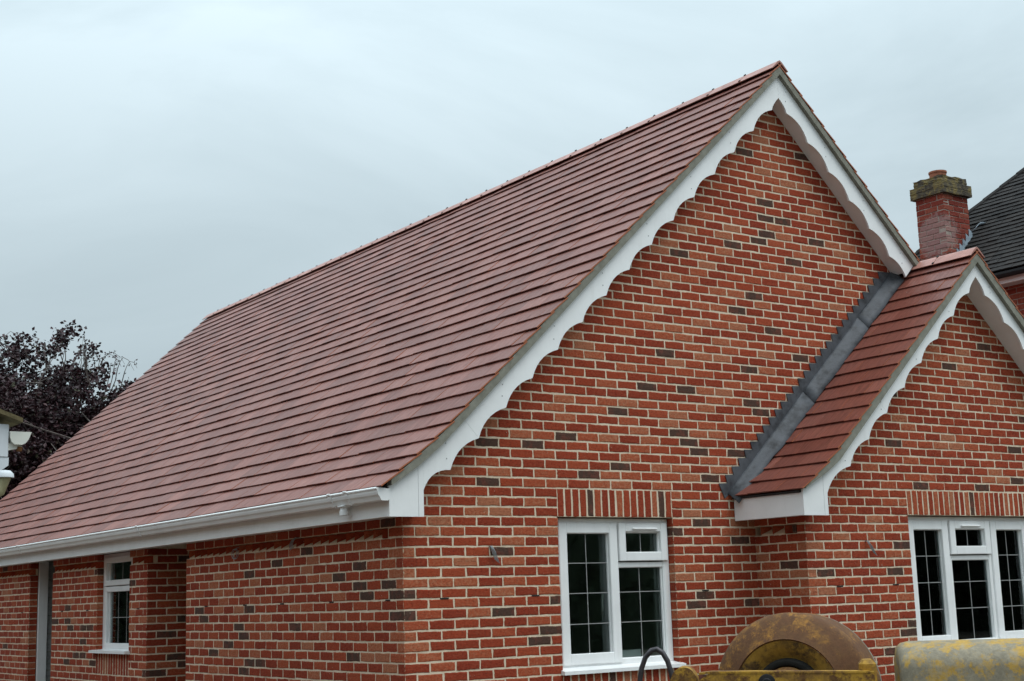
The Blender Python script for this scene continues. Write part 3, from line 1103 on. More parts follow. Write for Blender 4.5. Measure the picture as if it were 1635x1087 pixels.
def boards(xa, za, s, depth, yf, xe, box_x, box_zb, top_pts, cusp_last, cusp_dx, first, tip_dz, sag, right_end, joint, bend):
    th = 0.02
    zt = lambda x: za - s * abs(x - xa)
    cz = lambda x: zt(x) - depth
    # left cusps from near the apex downwards
    cx = []
    x = xa - cusp_last
    while x > box_x + 0.10:
        cx.append(x)
        x -= cusp_dx
    cx = cx[::-1]
    tip = (xa, cz(xa) + tip_dz)
    low = [first] + [(x, cz(x)) for x in cx]
    scal = arcs(low, sag)
    # half arc from the last cusp to the tip
    a = low[-1]
    fin = []
    for i in range(1, 6):
        t = i / 6
        fin.append((a[0] + (tip[0] - a[0]) * (t ** 1.25), a[1] + (tip[1] - a[1]) * (t ** 0.8)))
    left_low = scal + fin + [tip]
    # box end
    g = 0.0012
    bx = MB().prism([(xe, box_zb), (box_x - 0.045 - g, box_zb), (box_x - 0.045 - g, bend(box_x - 0.045)), *[(x, bend(x)) for x in top_pts if x < box_x - 0.05][::-1], (xe, bend(xe))], 'y', yf, yf + th)
    bx.build('barge_box_end', M['pvc'], house)
    MB().prism([(box_x - 0.045 + g, box_zb), (box_x, box_zb), (box_x, first[1]), (box_x, bend(box_x)), (box_x - 0.045 + g, bend(box_x - 0.045))], 'y', yf - 0.001, yf + th).build('barge_box_end', M['pvc'], house)
    # lower board, upper board (joint at a cusp)
    jx = joint
    sl = [p for p in left_low if p[0] <= jx + 1e-6]
    su = [p for p in left_low if p[0] >= jx - 1e-6]
    nx, nz = -s / sqrt(1 + s * s), 1 / sqrt(1 + s * s)
    def up_from(p):                     # square joint across the board
        k = (zt(p[0]) - p[1]) / (nz - s * nx)
        return (p[0] + nx * k, p[1] + nz * k)
    jp = up_from(sl[-1])
    tops = [x for x in top_pts if box_x < x < jp[0] - 0.02]
    p1 = [(box_x + g, first[1])] + sl[1:] + [jp] + [(x, bend(x)) for x in tops][::-1] + [(box_x + g, bend(box_x))]
    MB().prism(p1, 'y', yf, yf + th).build('barge_board', M['pvc'], house)
    p2 = [(su[0][0] + g, su[0][1] + g)] + su[1:] + [(xa, za)] + [(jp[0] + g, jp[1] + g)]
    p2[-3] = (xa - g / 2, tip[1]); p2[-2] = (xa - g / 2, za)
    MB().prism(p2, 'y', yf, yf + th).build('barge_board', M['pvc'], house)
    # right board
    rc = []
    x = xa + cusp_last
    while x < right_end - 0.05:
        rc.append(x)
        x += cusp_dx
    rl = [(x, cz(x)) for x in rc]
    scal = arcs(rl, sag)
    fin = [(2 * xa - x, z) for x, z in fin][::-1]
    e = rl[-1]
    foot = (right_end, cz(right_end) + 0.025)
    tail = arcs([e, foot], sag * 0.7)[1:]
    k = 0.0
    dlen = depth - 0.02
    ft = (right_end + dlen * s / (1 + s * s), 0)
    ft = (ft[0], zt(ft[0]))
    p3 = [(xa + g / 2, tip[1])] + fin + scal + tail + [ft, (xa + g / 2, za)]
    MB().prism(p3, 'y', yf, yf + th).build('barge_board', M['pvc'], house)

def bend_main(x):
    pts = [(-0.206, H0 + 0.205), (-0.05, H0 + 0.298), (0.10, H0 + 0.400), (0.25, MZ - MS * (XA - 0.25))]
    if x >= 0.25:
        return MZ - MS * abs(XA - x)
    for a, b in zip(pts[:-1], pts[1:]):
        if x <= b[0]:
            return a[1] + (b[1] - a[1]) * (x - a[0]) / (b[0] - a[0])
def bend_small(x):
    pts = [(3.41, H0 + 0.195), (3.56, H0 + 0.275), (3.70, H0 + 0.345), (3.85, SZ - SS * (SXA - 3.85))]
    if x >= 3.85:
        return SZ - SS * abs(SXA - x)
    for a, b in zip(pts[:-1], pts[1:]):
        if x <= b[0]:
            return a[1] + (b[1] - a[1]) * (x - a[0]) / (b[0] - a[0])
BZ = H0 - 0.018
boards(XA, MZ, MS, 0.268, YB, XE, 0.09, BZ, [-0.05, 0.10, 0.25], 0.098, 0.2657, (0.09, H0 + 0.18), 0.045, 0.050, 5.80, XA - 0.098 - 13 * 0.2657, bend_main)
boards(SXA, SZ, SS, 0.198, SYB, SXE, 3.706, BZ - 0.006, [3.56, 3.70, 3.85], 0.120, 0.2657, (3.706, H0 + 0.165), 0.060, 0.050, 8.40, SXA - 0.120 - 0.2657 * 5, bend_small)

# ---- pins that fix the boards
pinm = MB().lathe([(0.0, -0.0025), (0.0045, -0.0018), (0.0055, 0.0)], 10, 0.5, Matrix.Rotation(-pi / 2, 4, 'X')).mesh('pin_head', M['came'])
def pins(xa, za, s, yf, xs, dzs=(0.045, 0.155)):
    for x in xs:
        for dz in dzs:
            o = bpy.data.objects.new('pin_head', pinm)
            o.location = (x + RNG.uniform(-.01, .01), yf - 0.0005, za - s * abs(x - xa) - dz + RNG.uniform(-.01, .01))
            COL.objects.link(o)
            o.parent = house
pins(XA, MZ, MS, YB, [0.30 + 0.53 * i for i in range(7)] + [4.25 + 0.5 * i for i in range(4)])
pins(SXA, SZ + 0.02, SS, SYB, [3.95 + 0.53 * i for i in range(4)] + [6.2, 6.7], (0.05, 0.115))

# ---- sloping soffits behind the boards, fascia and level soffit
def rake_soffit(xa, zsof, s, yf, xl, xr):
    t = 0.012
    mm = MB()
    zz = lambda x: zsof - s * abs(x - xa)
    mm.prism([(xl, zz(xl)), (xa, zz(xa)), (xr, zz(xr)), (xr, zz(xr) + t), (xa, zz(xa) + t * 1.3), (xl, zz(xl) + t)], 'y', yf + 0.02, 0.0 if yf > -0.5 else SY)
    return mm.build('verge_soffit', M['pvc'], house)
rake_soffit(XA, M_SOF, MS, YB, 0.27, 5.80)
MB().box(0.07, 0.0895, YB + 0.021, -0.001, BZ + 0.023, H0 + 0.37).build('barge_box_return', M['pvc'], house)
rake_soffit(SXA, S_SOF, SS, SYB, 3.90, 8.4)
MB().box(3.686, 3.7055, SYB + 0.021, SY - 0.001, BZ + 0.018, H0 + 0.32).build('barge_box_return', M['pvc'], house)
MB().cbox(XE, XE + 0.02, YB + 0.021, YEND + 0.08, BZ, H0 + 0.175, 0.003).build('fascia', M['pvc'], house)
MB().box(XE + 0.02, 0.0, YB + 0.021, YEND + 0.08, BZ + 0.012, BZ + 0.022).build('eaves_soffit', M['pvc'], house)
MB().box(0.0, 0.089, YB + 0.021, 0.0, BZ + 0.0125, BZ + 0.022).build('eaves_soffit', M['pvc'], house)
MB().box(XE + 0.02, 0.1, YB + 0.0215, YEND + 0.08, H0 + 0.20, H0 + 0.215).build('eaves_board', M['felt'], house)
MB().cbox(SXE, SXE + 0.02, SYB + 0.021, -0.002, BZ - 0.006, H0 + 0.168, 0.003).build('fascia', M['pvc'], house)
MB().box(SXE + 0.02, SX0, SYB + 0.021, -0.002, BZ + 0.006, BZ + 0.016).build('eaves_soffit', M['pvc'], house)
MB().box(SX0, 3.705, SYB + 0.021, SY, BZ + 0.0065, BZ + 0.016).build('eaves_soffit', M['pvc'], house)
MB().box(SXE - 0.02, SX0 + 0.05, SYB + 0.03, -0.003, H0 + 0.171, H0 + 0.186).build('eaves_board', M['felt'], house)

# ---- verge: undercloak strip and bedding mortar
def verge(path, y_out, y_in, bend, xr0, xa, za, s, top_off):
    mm = MB()
    xs = [p[0] for p in path[:-1]] + [xa]
    xs = [max(x, xr0) for x in xs]
    xs = sorted(set(xs))
    lower = [(x, bend(x) + 0.003) for x in xs]
    def ztop(x):
        for a, b in zip(path[:-1], path[1:]):
            if x <= b[0] + 1e-6:
                return a[1] + (b[1] - a[1]) * (x - a[0]) / (b[0] - a[0])
    upper = [(x, ztop(x) - 0.004) for x in xs]
    mm.prism(lower + upper[::-1], 'y', y_out, y_in)
    return mm
verge(path_left(), VY + 0.006, YB + 0.03, bend_main, XE, XA, MZ, MS, 0.08).build('verge_mortar', M['mortar_verge'], house)
verge(spath_left(), SVY + 0.006, SYB + 0.03, bend_small, SXE, SXA, SZ, SS, 0.1).build('verge_mortar', M['mortar_verge'], house)
for xa, za, s, yo, yi, xr, dz in ((XA, MZ, MS, VY + 0.006, YB + 0.03, 5.98, 0.078), (SXA, SZ, SS, SVY + 0.006, SYB + 0.03, 8.6, 0.096)):
    MB().prism([(xa, za + 0.003), (xr, za - s * (xr - xa) + 0.003), (xr, za - s * (xr - xa) + dz), (xa, za + dz)], 'y', yo, yi).build('verge_mortar', M['mortar_verge'], house)

# ---- gutter on the long eaves
GP = [(0.000, 0.185), (0.000, 0.112), (-0.012, 0.098), (-0.062, 0.098), (-0.072, 0.103), (-0.078, 0.116), (-0.084, 0.128), (-0.096, 0.142), (-0.102, 0.160), (-0.103, 0.176), (-0.111, 0.180), (-0.113, 0.188), (-0.109, 0.193)]
gx = XE - 0.002
prof = [(gx + a, H0 + b) for a, b in GP]
inner = [(x + (0.004 if i > 3 else -0.004) * (0 if i in (0,) else 1), z + 0.004) for i, (x, z) in enumerate(prof)]
inner[0] = (prof[0][0] - 0.004, prof[0][1])
gut = MB()
gut.prism(prof + inner[::-1], 'y', YB - 0.002, YEND + 0.05)
gobj = gut.build('gutter', M['pvc'], house)
sc_prof = lambda k: [(gx - 0.056 + (x - gx + 0.056) * k, H0 + 0.145 + (z - H0 - 0.145) * k) for x, z in prof]
MB().prism(prof, 'y', YB - 0.010, YB - 0.0025).build('gutter_stop_end', M['pvc'], gobj)
MB().prism(sc_prof(1.07), 'y', YB - 0.0115, YB + 0.02).build('gutter_stop_end', M['pvc'], gobj) if False else None
def collar(y, wd=0.05, k=1.15):
    a, b = sc_prof(k), sc_prof(1.005)
    MB().prism(a + b[::-1], 'y', y - wd / 2, y + wd / 2).build('gutter_union', M['pvc'], gobj)
for y in (0.30, 0.56, 4.66, 8.72, 12.7):
    collar(y, 0.05)
bm_ = MB()
bm_.lathe([(0.036, 0.0), (0.036, 0.035), (0.030, 0.037), (0.030, 0.075), (0.026, 0.075), (0.026, 0.0)], 16, 0.5, Matrix.Translation((gx - 0.05, 0.43, H0 + 0.028)))
bm_.build('gutter_outlet', M['pvc'], gobj, True)
MB().cbox(gx - 0.09, gx - 0.012, 0.385, 0.475, H0 + 0.088, H0 + 0.1, 0.008).build('gutter_outlet', M['pvc'], gobj)

# ---- stepped lead flashing where the porch roof meets the gable wall
step_n = int((H0 + 2.55 - zk(-4)) / C)
tips = []
for i in range(-4, -4 - 31, -1):
    z = zk(i) - 0.004
    tips.append((crease_x(z) - 0.215, z))
poly = []
for i, (x, z) in enumerate(tips[:-1]):
    poly.append((x, z))
    poly.append((tips[i + 1][0] + 0.02, z + 0.004))
topx, topz = tips[-1]
lowz = lambda x: H0 + 0.1985 + 0.929 * (x - 3.337)
upper = [(x, z) for x, z in poly if x < 5.62]
low_pts = [(5.80, lowz(5.80)), (3.345, lowz(3.345)), (3.30, lowz(3.30) + 0.01)]
fl = MB()
fl.prism(upper + [(5.80, upper[-1][1] + 0.01)] + low_pts, 'y', -0.009, -0.003)
flash = fl.build('lead_flashing', M['lead'], roof_small)
# the dressed skirt over the tiles, in three lapped lengths
tz = lambda x: SZ + 0.1 - SS * (SXA - x) + 0.026 if x > 3.85 else lowz(x) - 0.075
cuts = [3.345, 4.38, 5.22, 5.80]
for a, b in zip(cuts[:-1], cuts[1:]):
    mm = MB()
    n = 9
    lift = 0.0 if a < 3.4 else 0.0
    vv, ff = [], []
    lapd = 0.004 * cuts.index(a)
    for i in range(n + 1):
        x = a + (b - a) * i / n
        wv = 0.006 * sin(x * 17.0)
        zt_ = lowz(x) + 0.004 + lapd
        zb_ = tz(x) + lapd
        if x < 3.86:
            zb_ = lowz(x) - 0.085 + lapd
        vv += [(x - 0.006, -0.010 - lapd * 0.3, zt_ + 0.012), (x, -0.022, zt_ - 0.004), (x + 0.004, -0.078, (zt_ * 0.5 + zb_ * 0.5) - 0.002), (x + 0.008, -0.128 + wv, zb_)]
    for i in range(n):
        for k in range(3):
            q = i * 4 + k
            ff.append((q, q + 1, q + 5, q + 4))
    mm.add(vv, ff)
    o = mm.build('lead_skirt', M['lead'], flash, True)
    md = o.modifiers.new('thick', 'SOLIDIFY')
    md.thickness = 0.004

# ---- weep vents in bed 8, small black slots
wv_f = [0.36, 1.06, 2.98]
def slot(parent, x0, x1, y0, y1, zc):
    MB().box(x0, x1, y0, y1, zc - 0.0052, zc + 0.0052).build('weep_vent', M['black'], parent)
for x in (0.32, 1.17, 2.98):
    slot(WALL['front'], x, x + 0.075, -0.002, 0.03, zk(8))
for x in (3.99, 4.72):
    slot(WALL['bay'], x, x + 0.075, SY - 0.002, SY + 0.03, zk(8))
for y in (0.20, 1.10, 2.0, 2.75, 3.62, 5.40, 7.0, 7.9, 9.5):
    slot(WALL['side'], -0.002, 0.03, y, y + 0.07, zk(8))

# ---- paper notice standing inside the window
pm = MB().box(2.175, 2.385, 0.1455, 0.147, H0 - 1.170, H0 - 1.085)
o = pm.build('paper_note', M['paper'])
tag(o, 'small pale blue paper note standing inside the two-light window', 'note')

# ---- wall cables left for lamps
def cable(pts_list, label, loc):
    mm = MB()
    for pts in pts_list:
        mm.tube(pts, 0.0032, 6)
    o = mm.build('cable_tail', M['cable'], None, True)
    tag(o, label, 'cable', 'cable tails left hanging from the brick walls')
    return o
def tail_front(x, y, z, dx, label):
    L = []
    for k in range(4):
        e = (k - 1.5) * 0.010
        L.append([(x + e * 0.3, y + 0.03, z), (x + e * 0.5, y - 0.02, z + 0.002), (x + e + dx * 0.25, y - 0.035, z - 0.03 - abs(e)), (x + e + dx * 0.5, y - 0.03, z - 0.07), (x + e * 1.2 + dx, y - 0.022, z - 0.105 - k * 0.008)])
    cable(L, label, (x, y, z))
tail_front(0.785, 0, zk(3), 0.05, 'grey cable tail hanging from the brick wall left of the two-light window')
tail_front(4.40, SY, zk(3), 0.09, 'grey cable tail hanging beside the three-light bay window')
def tail_side(y, z, dy, label):
    L = []
    for k in range(4):
        e = (k - 1.5) * 0.014
        L.append([(0.03, y + e * 0.3, z), (-0.025, y + e * 0.5, z + 0.004), (-0.045, y + e + dy * 0.3, z - 0.02), (-0.05, y + e * 1.3 + dy * 0.7, z - 0.05), (-0.035, y + e * 1.4 + dy, z - 0.08 - 0.006 * k)])
    cable(L, label, None)
tail_side(1.72, zk(1.0), 0.05, 'curled grey cable end under the long eaves near the gutter outlet')
L = []
for k in range(2):
    pts = []
    for i in range(13):
        t = 2 * pi * i / 12
        pts.append((-0.03 - 0.01 * k, 2.92 + 0.055 * cos(t) + 0.01 * k, zk(2.05) + 0.045 * sin(t)))
    L.append(pts)
L.append([(0.03, 2.92, zk(1.2)), (-0.03, 2.92, zk(1.4)), (-0.03, 2.90, zk(2.05) + 0.045)])
cable(L, 'looped grey cable coil under the long eaves near the porch recess', None)

# =================================================================== neighbour's house
NX, NE = 10.1, 5.58          # eaves line and eaves height
NY0, NY1, NXR = -1.4, 4.28, 15.5
nb = empty('neighbour_house', (10.35, 4.1, 0), 'older red brick house with dark hipped tiled roof and tall chimney', 'house')
NLOC = Vector((10.35, 4.1, 0))
def nbuild(mb, name, mat, parent=nb, **kw):
    o = mb.build(name, mat, parent, **kw)
    return rel(o, NLOC)
wallm = MB()
wallm.box(10.356, NXR - 0.25, NY0 + 0.25, NY1 - 0.25, 0, NE - 0.02)
nwall = nbuild(wallm, 'wall', M['old_mortar'])
restn = MB()
ns = 0
for r in range(0, int((NE - 0.05) / 0.075)):
    zc = NE - 0.09 - r * 0.075
    ph = 0.0 if r % 2 else 0.1125
    y = 4.10 - ph
    while y > NY0 + 0.4:
        rr = RNG.random() * 0.9
        vv, ff = brick_geo(0.215, 0.065, 0.09, RNG, 2)
        pos = Vector((10.35, y - 0.11, zc))
        mt = Matrix.Translation(pos) @ ROT_SIDE.to_4x4()
        q = project(pos)
        if q and q[0] < 1665 and q[1] < 560 and q[0] > 1590 and ns < 200:
            t = MB().add(vv, ff, rr, mt)
            nbuild(t, 'brick', M['old_brick'], nwall)
            ns += 1
        else:
            restn.add(vv, ff, rr, mt)
        y -= 0.225
nbuild(restn, 'brickwork', M['old_brick'], nwall, kind='stuff')
# hipped roof
hw = (NXR - NX) / 2
rz = NE + hw
rv = [(NX, NY0, NE), (NXR, NY0, NE), (NXR, NY1, NE), (NX, NY1, NE), (NX + hw, NY0 + hw, rz), (NX + hw, NY1 - hw, rz)]
rm = MB().add(rv, [(0, 4, 5, 3), (1, 2, 5, 4), (0, 1, 4), (2, 3, 5), (0, 3, 2, 1)])
nroof = nbuild(rm, 'roof', M['dark_tile'])
# plain tiles on the slope that faces us: each course really laps
tl = MB()
gz = 0.1 / sqrt(2)
k = 0
while k * gz < hw - 0.1:
    x = NX - 0.03 + k * gz
    z = NE - 0.015 + k * gz
    ya, yb2 = NY0 + k * gz + 0.0, NY1 - k * gz
    y = ya + (0.0825 if k % 2 else 0)
    while y < yb2 - 0.05:
        wdt = min(0.163, yb2 - y)
        if y > -1.2:
            j = RNG.uniform(-0.003, 0.004)
            d = Vector((1, 0, 1)).normalized(); nr = Vector((-1, 0, 1)).normalized()
            mt = Matrix(((0, d.x, nr.x, x + nr.x * j), (-1, 0, 0, y + wdt / 2), (0, d.z, nr.z, z + nr.z * j), (0, 0, 0, 1)))
            vv = [(-wdt / 2, 0, 0.014), (wdt / 2, 0, 0.014 + j * 0.4), (wdt / 2, 0, 0.030 + j * 0.4), (-wdt / 2, 0, 0.030), (-wdt / 2, 0.14, 0.0), (wdt / 2, 0.14, 0.0), (wdt / 2, 0.14, 0.009), (-wdt / 2, 0.14, 0.009)]
            tl.add(vv, [(0, 1, 2, 3), (3, 2, 6, 7), (0, 4, 5, 1), (0, 3, 7, 4), (1, 5, 6, 2)], min(1, max(0, RNG.gauss(.45, .25))), mt)
        y += 0.165
    k += 1
nbuild(tl, 'roof_tiling', M['dark_tile'], nroof, kind='stuff')
# hip tiles
hp0, hp1 = Vector((NX, NY1, NE)), Vector((NX + hw, NY1 - hw, rz))
hd = (hp1 - hp0).normalized()
nh = int((hp1 - hp0).length / 0.3)
for i in range(nh):
    p = hp0 + hd * (i * 0.3)
    q = p + hd * 0.31
    hm = MB().tube([p + Vector((0, 0, 0.010)), q + Vector((0, 0, 0.0))], 0.06, 8)
    nbuild(hm, 'hip_tile', M['dark_tile'], nroof)
nbuild(MB().cbox(NX + 0.02, NX + 0.045, NY0, NY1, NE - 0.17, NE - 0.03, 0.003), 'fascia', M['pvc'])
nbuild(MB().box(NX + 0.045, 10.35, NY0 + 0.1, NY1 - 0.1, NE - 0.165, NE - 0.15), 'eaves_soffit', M['whitewall'])
ngut = [(NX + 0.015, NE - 0.02), (NX + 0.015, NE - 0.07), (NX - 0.005, NE - 0.10), (NX - 0.05, NE - 0.112), (NX - 0.09, NE - 0.10), (NX - 0.108, NE - 0.07), (NX - 0.108, NE - 0.04)]
nbuild(MB().prism(ngut, 'y', NY0, NY1), 'gutter', M['black'])
# chimney
CX0, CX1, CY0, CY1 = 10.255, 10.79, 2.675, 3.145
ch = nbuild(MB().box(CX0 + 0.006, CX1 - 0.006, CY0 + 0.006, CY1 - 0.006, 5.0, 6.8850), 'chimney', M['old_mortar'])
for r in range(0, 19):
    zc = 6.8800 - (r + 0.5) * 0.0765
    o2 = (r % 2 == 0)
    # face looking -y
    ed = [CX0, CX0 + 0.215, CX0 + 0.43, CX1] if o2 else [CX0 + 0.1125, CX0 + 0.325, CX1]
    for a, b in zip(ed[:-1], ed[1:]):
        vv, ff = brick_geo(b - a - 0.009, 0.0665, 0.1, RNG, 2)
        nbuild(MB().add(vv, ff, RNG.random() * 0.92, Matrix.Translation(((a + b) / 2, CY0 + RNG.uniform(-.002, .002), zc))), 'chimney_brick', M['old_brick'], ch)
    ed = [CY0 + 0.1125, CY0 + 0.325, CY1] if o2 else [CY0, CY0 + 0.215, CY1 - 0.04, CY1][:3] + [CY1]
    for a, b in zip(ed[:-1], ed[1:]):
        if b - a < 0.03:
            continue
        vv, ff = brick_geo(b - a - 0.009, 0.0665, 0.1, RNG, 2)
        nbuild(MB().add(vv, ff, RNG.random() * 0.92, Matrix.Translation((CX0 + RNG.uniform(-.002, .002), (a + b) / 2, zc)) @ ROT_SIDE.to_4x4()), 'chimney_brick', M['old_brick'], ch)
    # the two faces turned away
    nbuild(MB().box(CX1 - 0.09, CX1 + 0.001, CY0 + 0.105, CY1 + 0.001, zc - 0.033, zc + 0.033, 0.4), 'chimney_brick', M['old_brick'], ch)
def lumpy(x0, x1, y0, y1, z0, z1, amp, n=6):
    bm = bmesh.new()
    bmesh.ops.create_cube(bm, size=1.0)
    bmesh.ops.subdivide_edges(bm, edges=list(bm.edges), cuts=n, use_grid_fill=True)
    rg = random.Random(3)
    for v in bm.verts:
        v.co = Vector(((x0 + x1) / 2 + v.co.x * (x1 - x0), (y0 + y1) / 2 + v.co.y * (y1 - y0), (z0 + z1) / 2 + v.co.z * (z1 - z0))) + Vector((rg.uniform(-amp, amp), rg.uniform(-amp, amp), rg.uniform(-amp, amp)))
    bm.verts.index_update()
    mb = MB().add([v.co.copy() for v in bm.verts], [[v.index for v in f.verts] for f in bm.faces])
    bm.free()
    return mb
nbuild(lumpy(CX0 - 0.045, CX1 + 0.045, CY0 - 0.045, CY1 + 0.045, 6.8870, 6.9650, 0.003), 'chimney_band', M['lichen'], ch)
nbuild(lumpy(CX0 - 0.045, CX1 + 0.045, CY0 - 0.045, CY1 + 0.045, 6.9680, 7.0450, 0.003), 'chimney_band', M['lichen'], ch)
nbuild(lumpy(CX0 - 0.005, CX1 + 0.005, CY0 - 0.005, CY1 + 0.005, 7.0470, 7.1500, 0.008), 'chimney_cap', M['lichen'], ch)
pot = MB().lathe([(0.115, 7.1250), (0.115, 7.2450), (0.125, 7.2500), (0.125, 7.2750), (0.10, 7.2750), (0.095, 7.1250)], 20, 0.5, Matrix.Translation(((CX0 + CX1) / 2 - 0.03, (CY0 + CY1) / 2, 0)))
nbuild(pot, 'chimney_pot', M['pot'], ch, smooth=True)
# bright stepped lead at the chimney foot and a loose curl of lead
lz = lambda x: NE + (x - NX) + 0.03
pl = []
x = CX0 + 0.20
while x < CX1 + 0.02:
    pl.append((x - 0.02, lz(x) + 0.16))
    pl.append((x + 0.045, lz(x) + 0.12))
    x += 0.0765
pl += [(CX1 + 0.02, lz(CX1)), (CX0 + 0.2, lz(CX0 + 0.2))]
nbuild(MB().prism(pl, 'y', CY0 - 0.013, CY0 - 0.006), 'chimney_flashing', M['newlead'], ch)
cv, cf = [], []
for i in range(9):
    t = i / 8
    px = CX1 - 0.02 + 0.30 * t
    pz = lz(px) + 0.10 + 0.03 * sin(t * 5) - 0.10 * t
    cv += [(px, CY0 - 0.03 - 0.05 * sin(t * 3), pz), (px + 0.02, CY0 - 0.10, pz + 0.055 * (1 - t) + 0.01)]
for i in range(8):
    cf.append((2 * i, 2 * i + 2, 2 * i + 3, 2 * i + 1))
o = nbuild(MB().add(cv, cf), 'lead_curl', M['newlead'], ch, smooth=True)
md = o.modifiers.new('thick', 'SOLIDIFY'); md.thickness = 0.004

# =================================================================== outbuilding at the left edge
OB = Vector((-3.60, -2.05, 0))
ob = empty('outbuilding', OB, 'low building with white eaves, cream gutter end and mossy roof edge', 'outbuilding')
def obuild(mb, name, mat, parent=ob, **kw):
    o = mb.build(name, mat, parent, **kw)
    return rel(o, OB)
X1 = -3.487                 # face the gutter hangs on
Y1 = -2.10
obuild(MB().box(-8.4, X1 - 0.10, Y1 + 0.10, 12.9, 0, 2.30), 'wall', M['old_brick'])  # unseen length and dark brick added to cut low light on the side wall
obuild(MB().cbox(X1 - 0.30, X1, Y1, Y1 + 0.02, 2.365, 2.528, 0.003), 'eaves_box_end', M['whitewall'])
obuild(MB().prism([(X1 - 0.30, 2.30), (X1 - 0.03, 2.30), (X1 + 0.004, 2.325), (X1 + 0.004, 2.3635), (X1 - 0.30, 2.3635)], 'y', Y1 + 0.004, Y1 + 0.05), 'eaves_box_end', M['whitewall'])
obuild(MB().box(X1 - 0.02, X1 - 0.0005, Y1 + 0.021, 13.0, 2.37, 2.525), 'fascia', M['whitewall'])
obuild(MB().box(X1 - 0.30, X1 - 0.02, Y1 + 0.051, 13.0, 2.36, 2.372), 'eaves_soffit', M['whitewall'])
rf = MB()  # unseen upper slope made steep to block the low sky
for k in range(9):
    xx = X1 + 0.055 - k * 0.30
    zz = 2.535 + max(0, k * 0.27 - 0.14)
    if k == 0:
        rf.prism([(xx, zz), (xx - 0.36, zz + 0.13), (xx - 0.36, zz + 0.15), (xx, zz + 0.022)], 'y', Y1 - 0.04, 13.0)
        continue
    rf.prism([(xx, zz), (xx - 0.36, zz + 0.30), (xx - 0.36, zz + 0.32), (xx, zz + 0.022)], 'y', Y1 - 0.04 + RNG.uniform(-.01, .01), 13.0, RNG.random())
obuild(MB().prism([(X1 - 0.02, 2.37), (X1 - 0.02, 2.525), (X1 - 0.3, 2.62), (X1 - 2.7, 4.80), (X1 - 5.3, 2.53), (X1 - 5.3, 2.29), (X1 - 0.12, 2.29), (X1 - 0.12, 2.37)], 'y', Y1 + 0.022, 12.98), 'gable_wall', M['whitewall'])
rf.prism([(X1 - 2.7, 5.02), (X1 - 5.4, 2.58), (X1 - 5.4, 2.55), (X1 - 2.7, 4.95)], 'y', Y1 - 0.03, 13.0)
obuild(rf, 'roof', M['mossy'])
gpts = [(0.003, 2.492), (0.004, 2.462), (0.012, 2.440), (0.026, 2.428), (0.062, 2.427), (0.080, 2.436), (0.094, 2.456), (0.108, 2.492)]
gg = MB().prism([(X1 + a, b) for a, b in gpts], 'y', Y1 - 0.012, Y1 - 0.004)
og = obuild(gg, 'gutter_stop_end', M['oldpvc'])
tw = 0.004
gin = [(X1 + a + (tw if i < 4 else -tw), b + (tw if 2 <= i <= 5 else 0)) for i, (a, b) in enumerate(gpts)]
obuild(MB().prism([(X1 + a, b) for a, b in gpts] + gin[::-1], 'y', Y1 - 0.0035, 13.0), 'gutter', M['oldpvc'])
obuild(MB().prism([(X1 + 0.002, 2.436), (X1 + 0.07, 2.424), (X1 + 0.06, 2.412), (X1 + 0.002, 2.400)], 'y', Y1 + 0.01, Y1 + 0.04), 'gutter_bracket', M['oldpvc'])
obuild(MB().lathe([(0.0, 2.395), (0.013, 2.397), (0.017, 2.408), (0.015, 2.420)], 12, 0.5, Matrix.Translation((X1 + 0.057, Y1 + 0.02, 0))), 'rusty_bolt', M['rust'], smooth=True)
obuild(MB().tube([(X1 - 0.40, Y1 + 0.02, 0.0), (X1 - 0.40, Y1 + 0.02, 1.95), (X1 - 0.06, Y1 - 0.09, 2.20), (X1 - 0.045, Y1 - 0.10, 2.262)], 0.034, 14), 'downpipe', M['yellowpipe'], smooth=True)
obuild(MB().lathe([(0.0, 2.292), (0.030, 2.288), (0.045, 2.272), (0.047, 2.255), (0.038, 2.252)], 16, 0.5, Matrix.Translation((X1 - 0.045, Y1 - 0.10, 0))), 'pipe_cap', M['whitewall'], smooth=True)

# =================================================================== cement mixer in front
DC = Vector((-0.235, -4.09, 1.097))     # centre of the drum end
mixer = empty('cement_mixer', (DC.x, DC.y, 0), 'rusty yellow cement mixer in front of the brick wall', 'cement mixer')
MLOC = Vector((DC.x, DC.y, 0))
def mbuild(mb, name, mat, parent=mixer, **kw):
    o = mb.build(name, mat, parent, **kw)
    return rel(o, MLOC)
back = (DC - CAMP); back.z = 0; back.normalize()
rgt = back.cross(Vector((0, 0, 1)))
ax = (back + rgt * 0.27 + Vector((0, 0, -0.01))).normalized()       # from the closed end to the mouth
xq = ax.cross(Vector((0, 0, 1))).normalized()
yq = xq.cross(ax).normalized() * -1
def axm(c):
    z = ax
    x = xq
    y = z.cross(x)
    return Matrix(((x.x, y.x, z.x, c.x), (x.y, y.y, z.y, c.y), (x.z, y.z, z.z, c.z), (0, 0, 0, 1)))
A = axm(DC)
RD = 0.396
drum = MB()
drum.lathe([(0.262, -0.030), (0.268, -0.036), (0.276, -0.030), (0.325, 0.0), (0.372, 0.038), (0.388, 0.057), (RD, 0.075), (RD, 0.095), (0.391, 0.10), (0.391, 0.32)], 72, 0.5, A)
dr = mbuild(drum, 'drum', M['drum'], smooth=True)
dish = MB().lathe([(0.120, 0.020), (0.172, 0.018), (0.19, 0.004), (0.21, -0.010), (0.235, -0.022), (0.2615, -0.0295)], 64, 0.5, A)
mbuild(dish, 'drum_dish', M['dish'], dr, smooth=True)
cone = MB().lathe([(0.390, 0.318), (0.390, 0.325), (0.389, 0.35), (0.384, 0.36), (0.27, 0.74), (0.285, 0.75), (0.27, 0.76), (0.25, 0.74)], 56, 0.5, A)
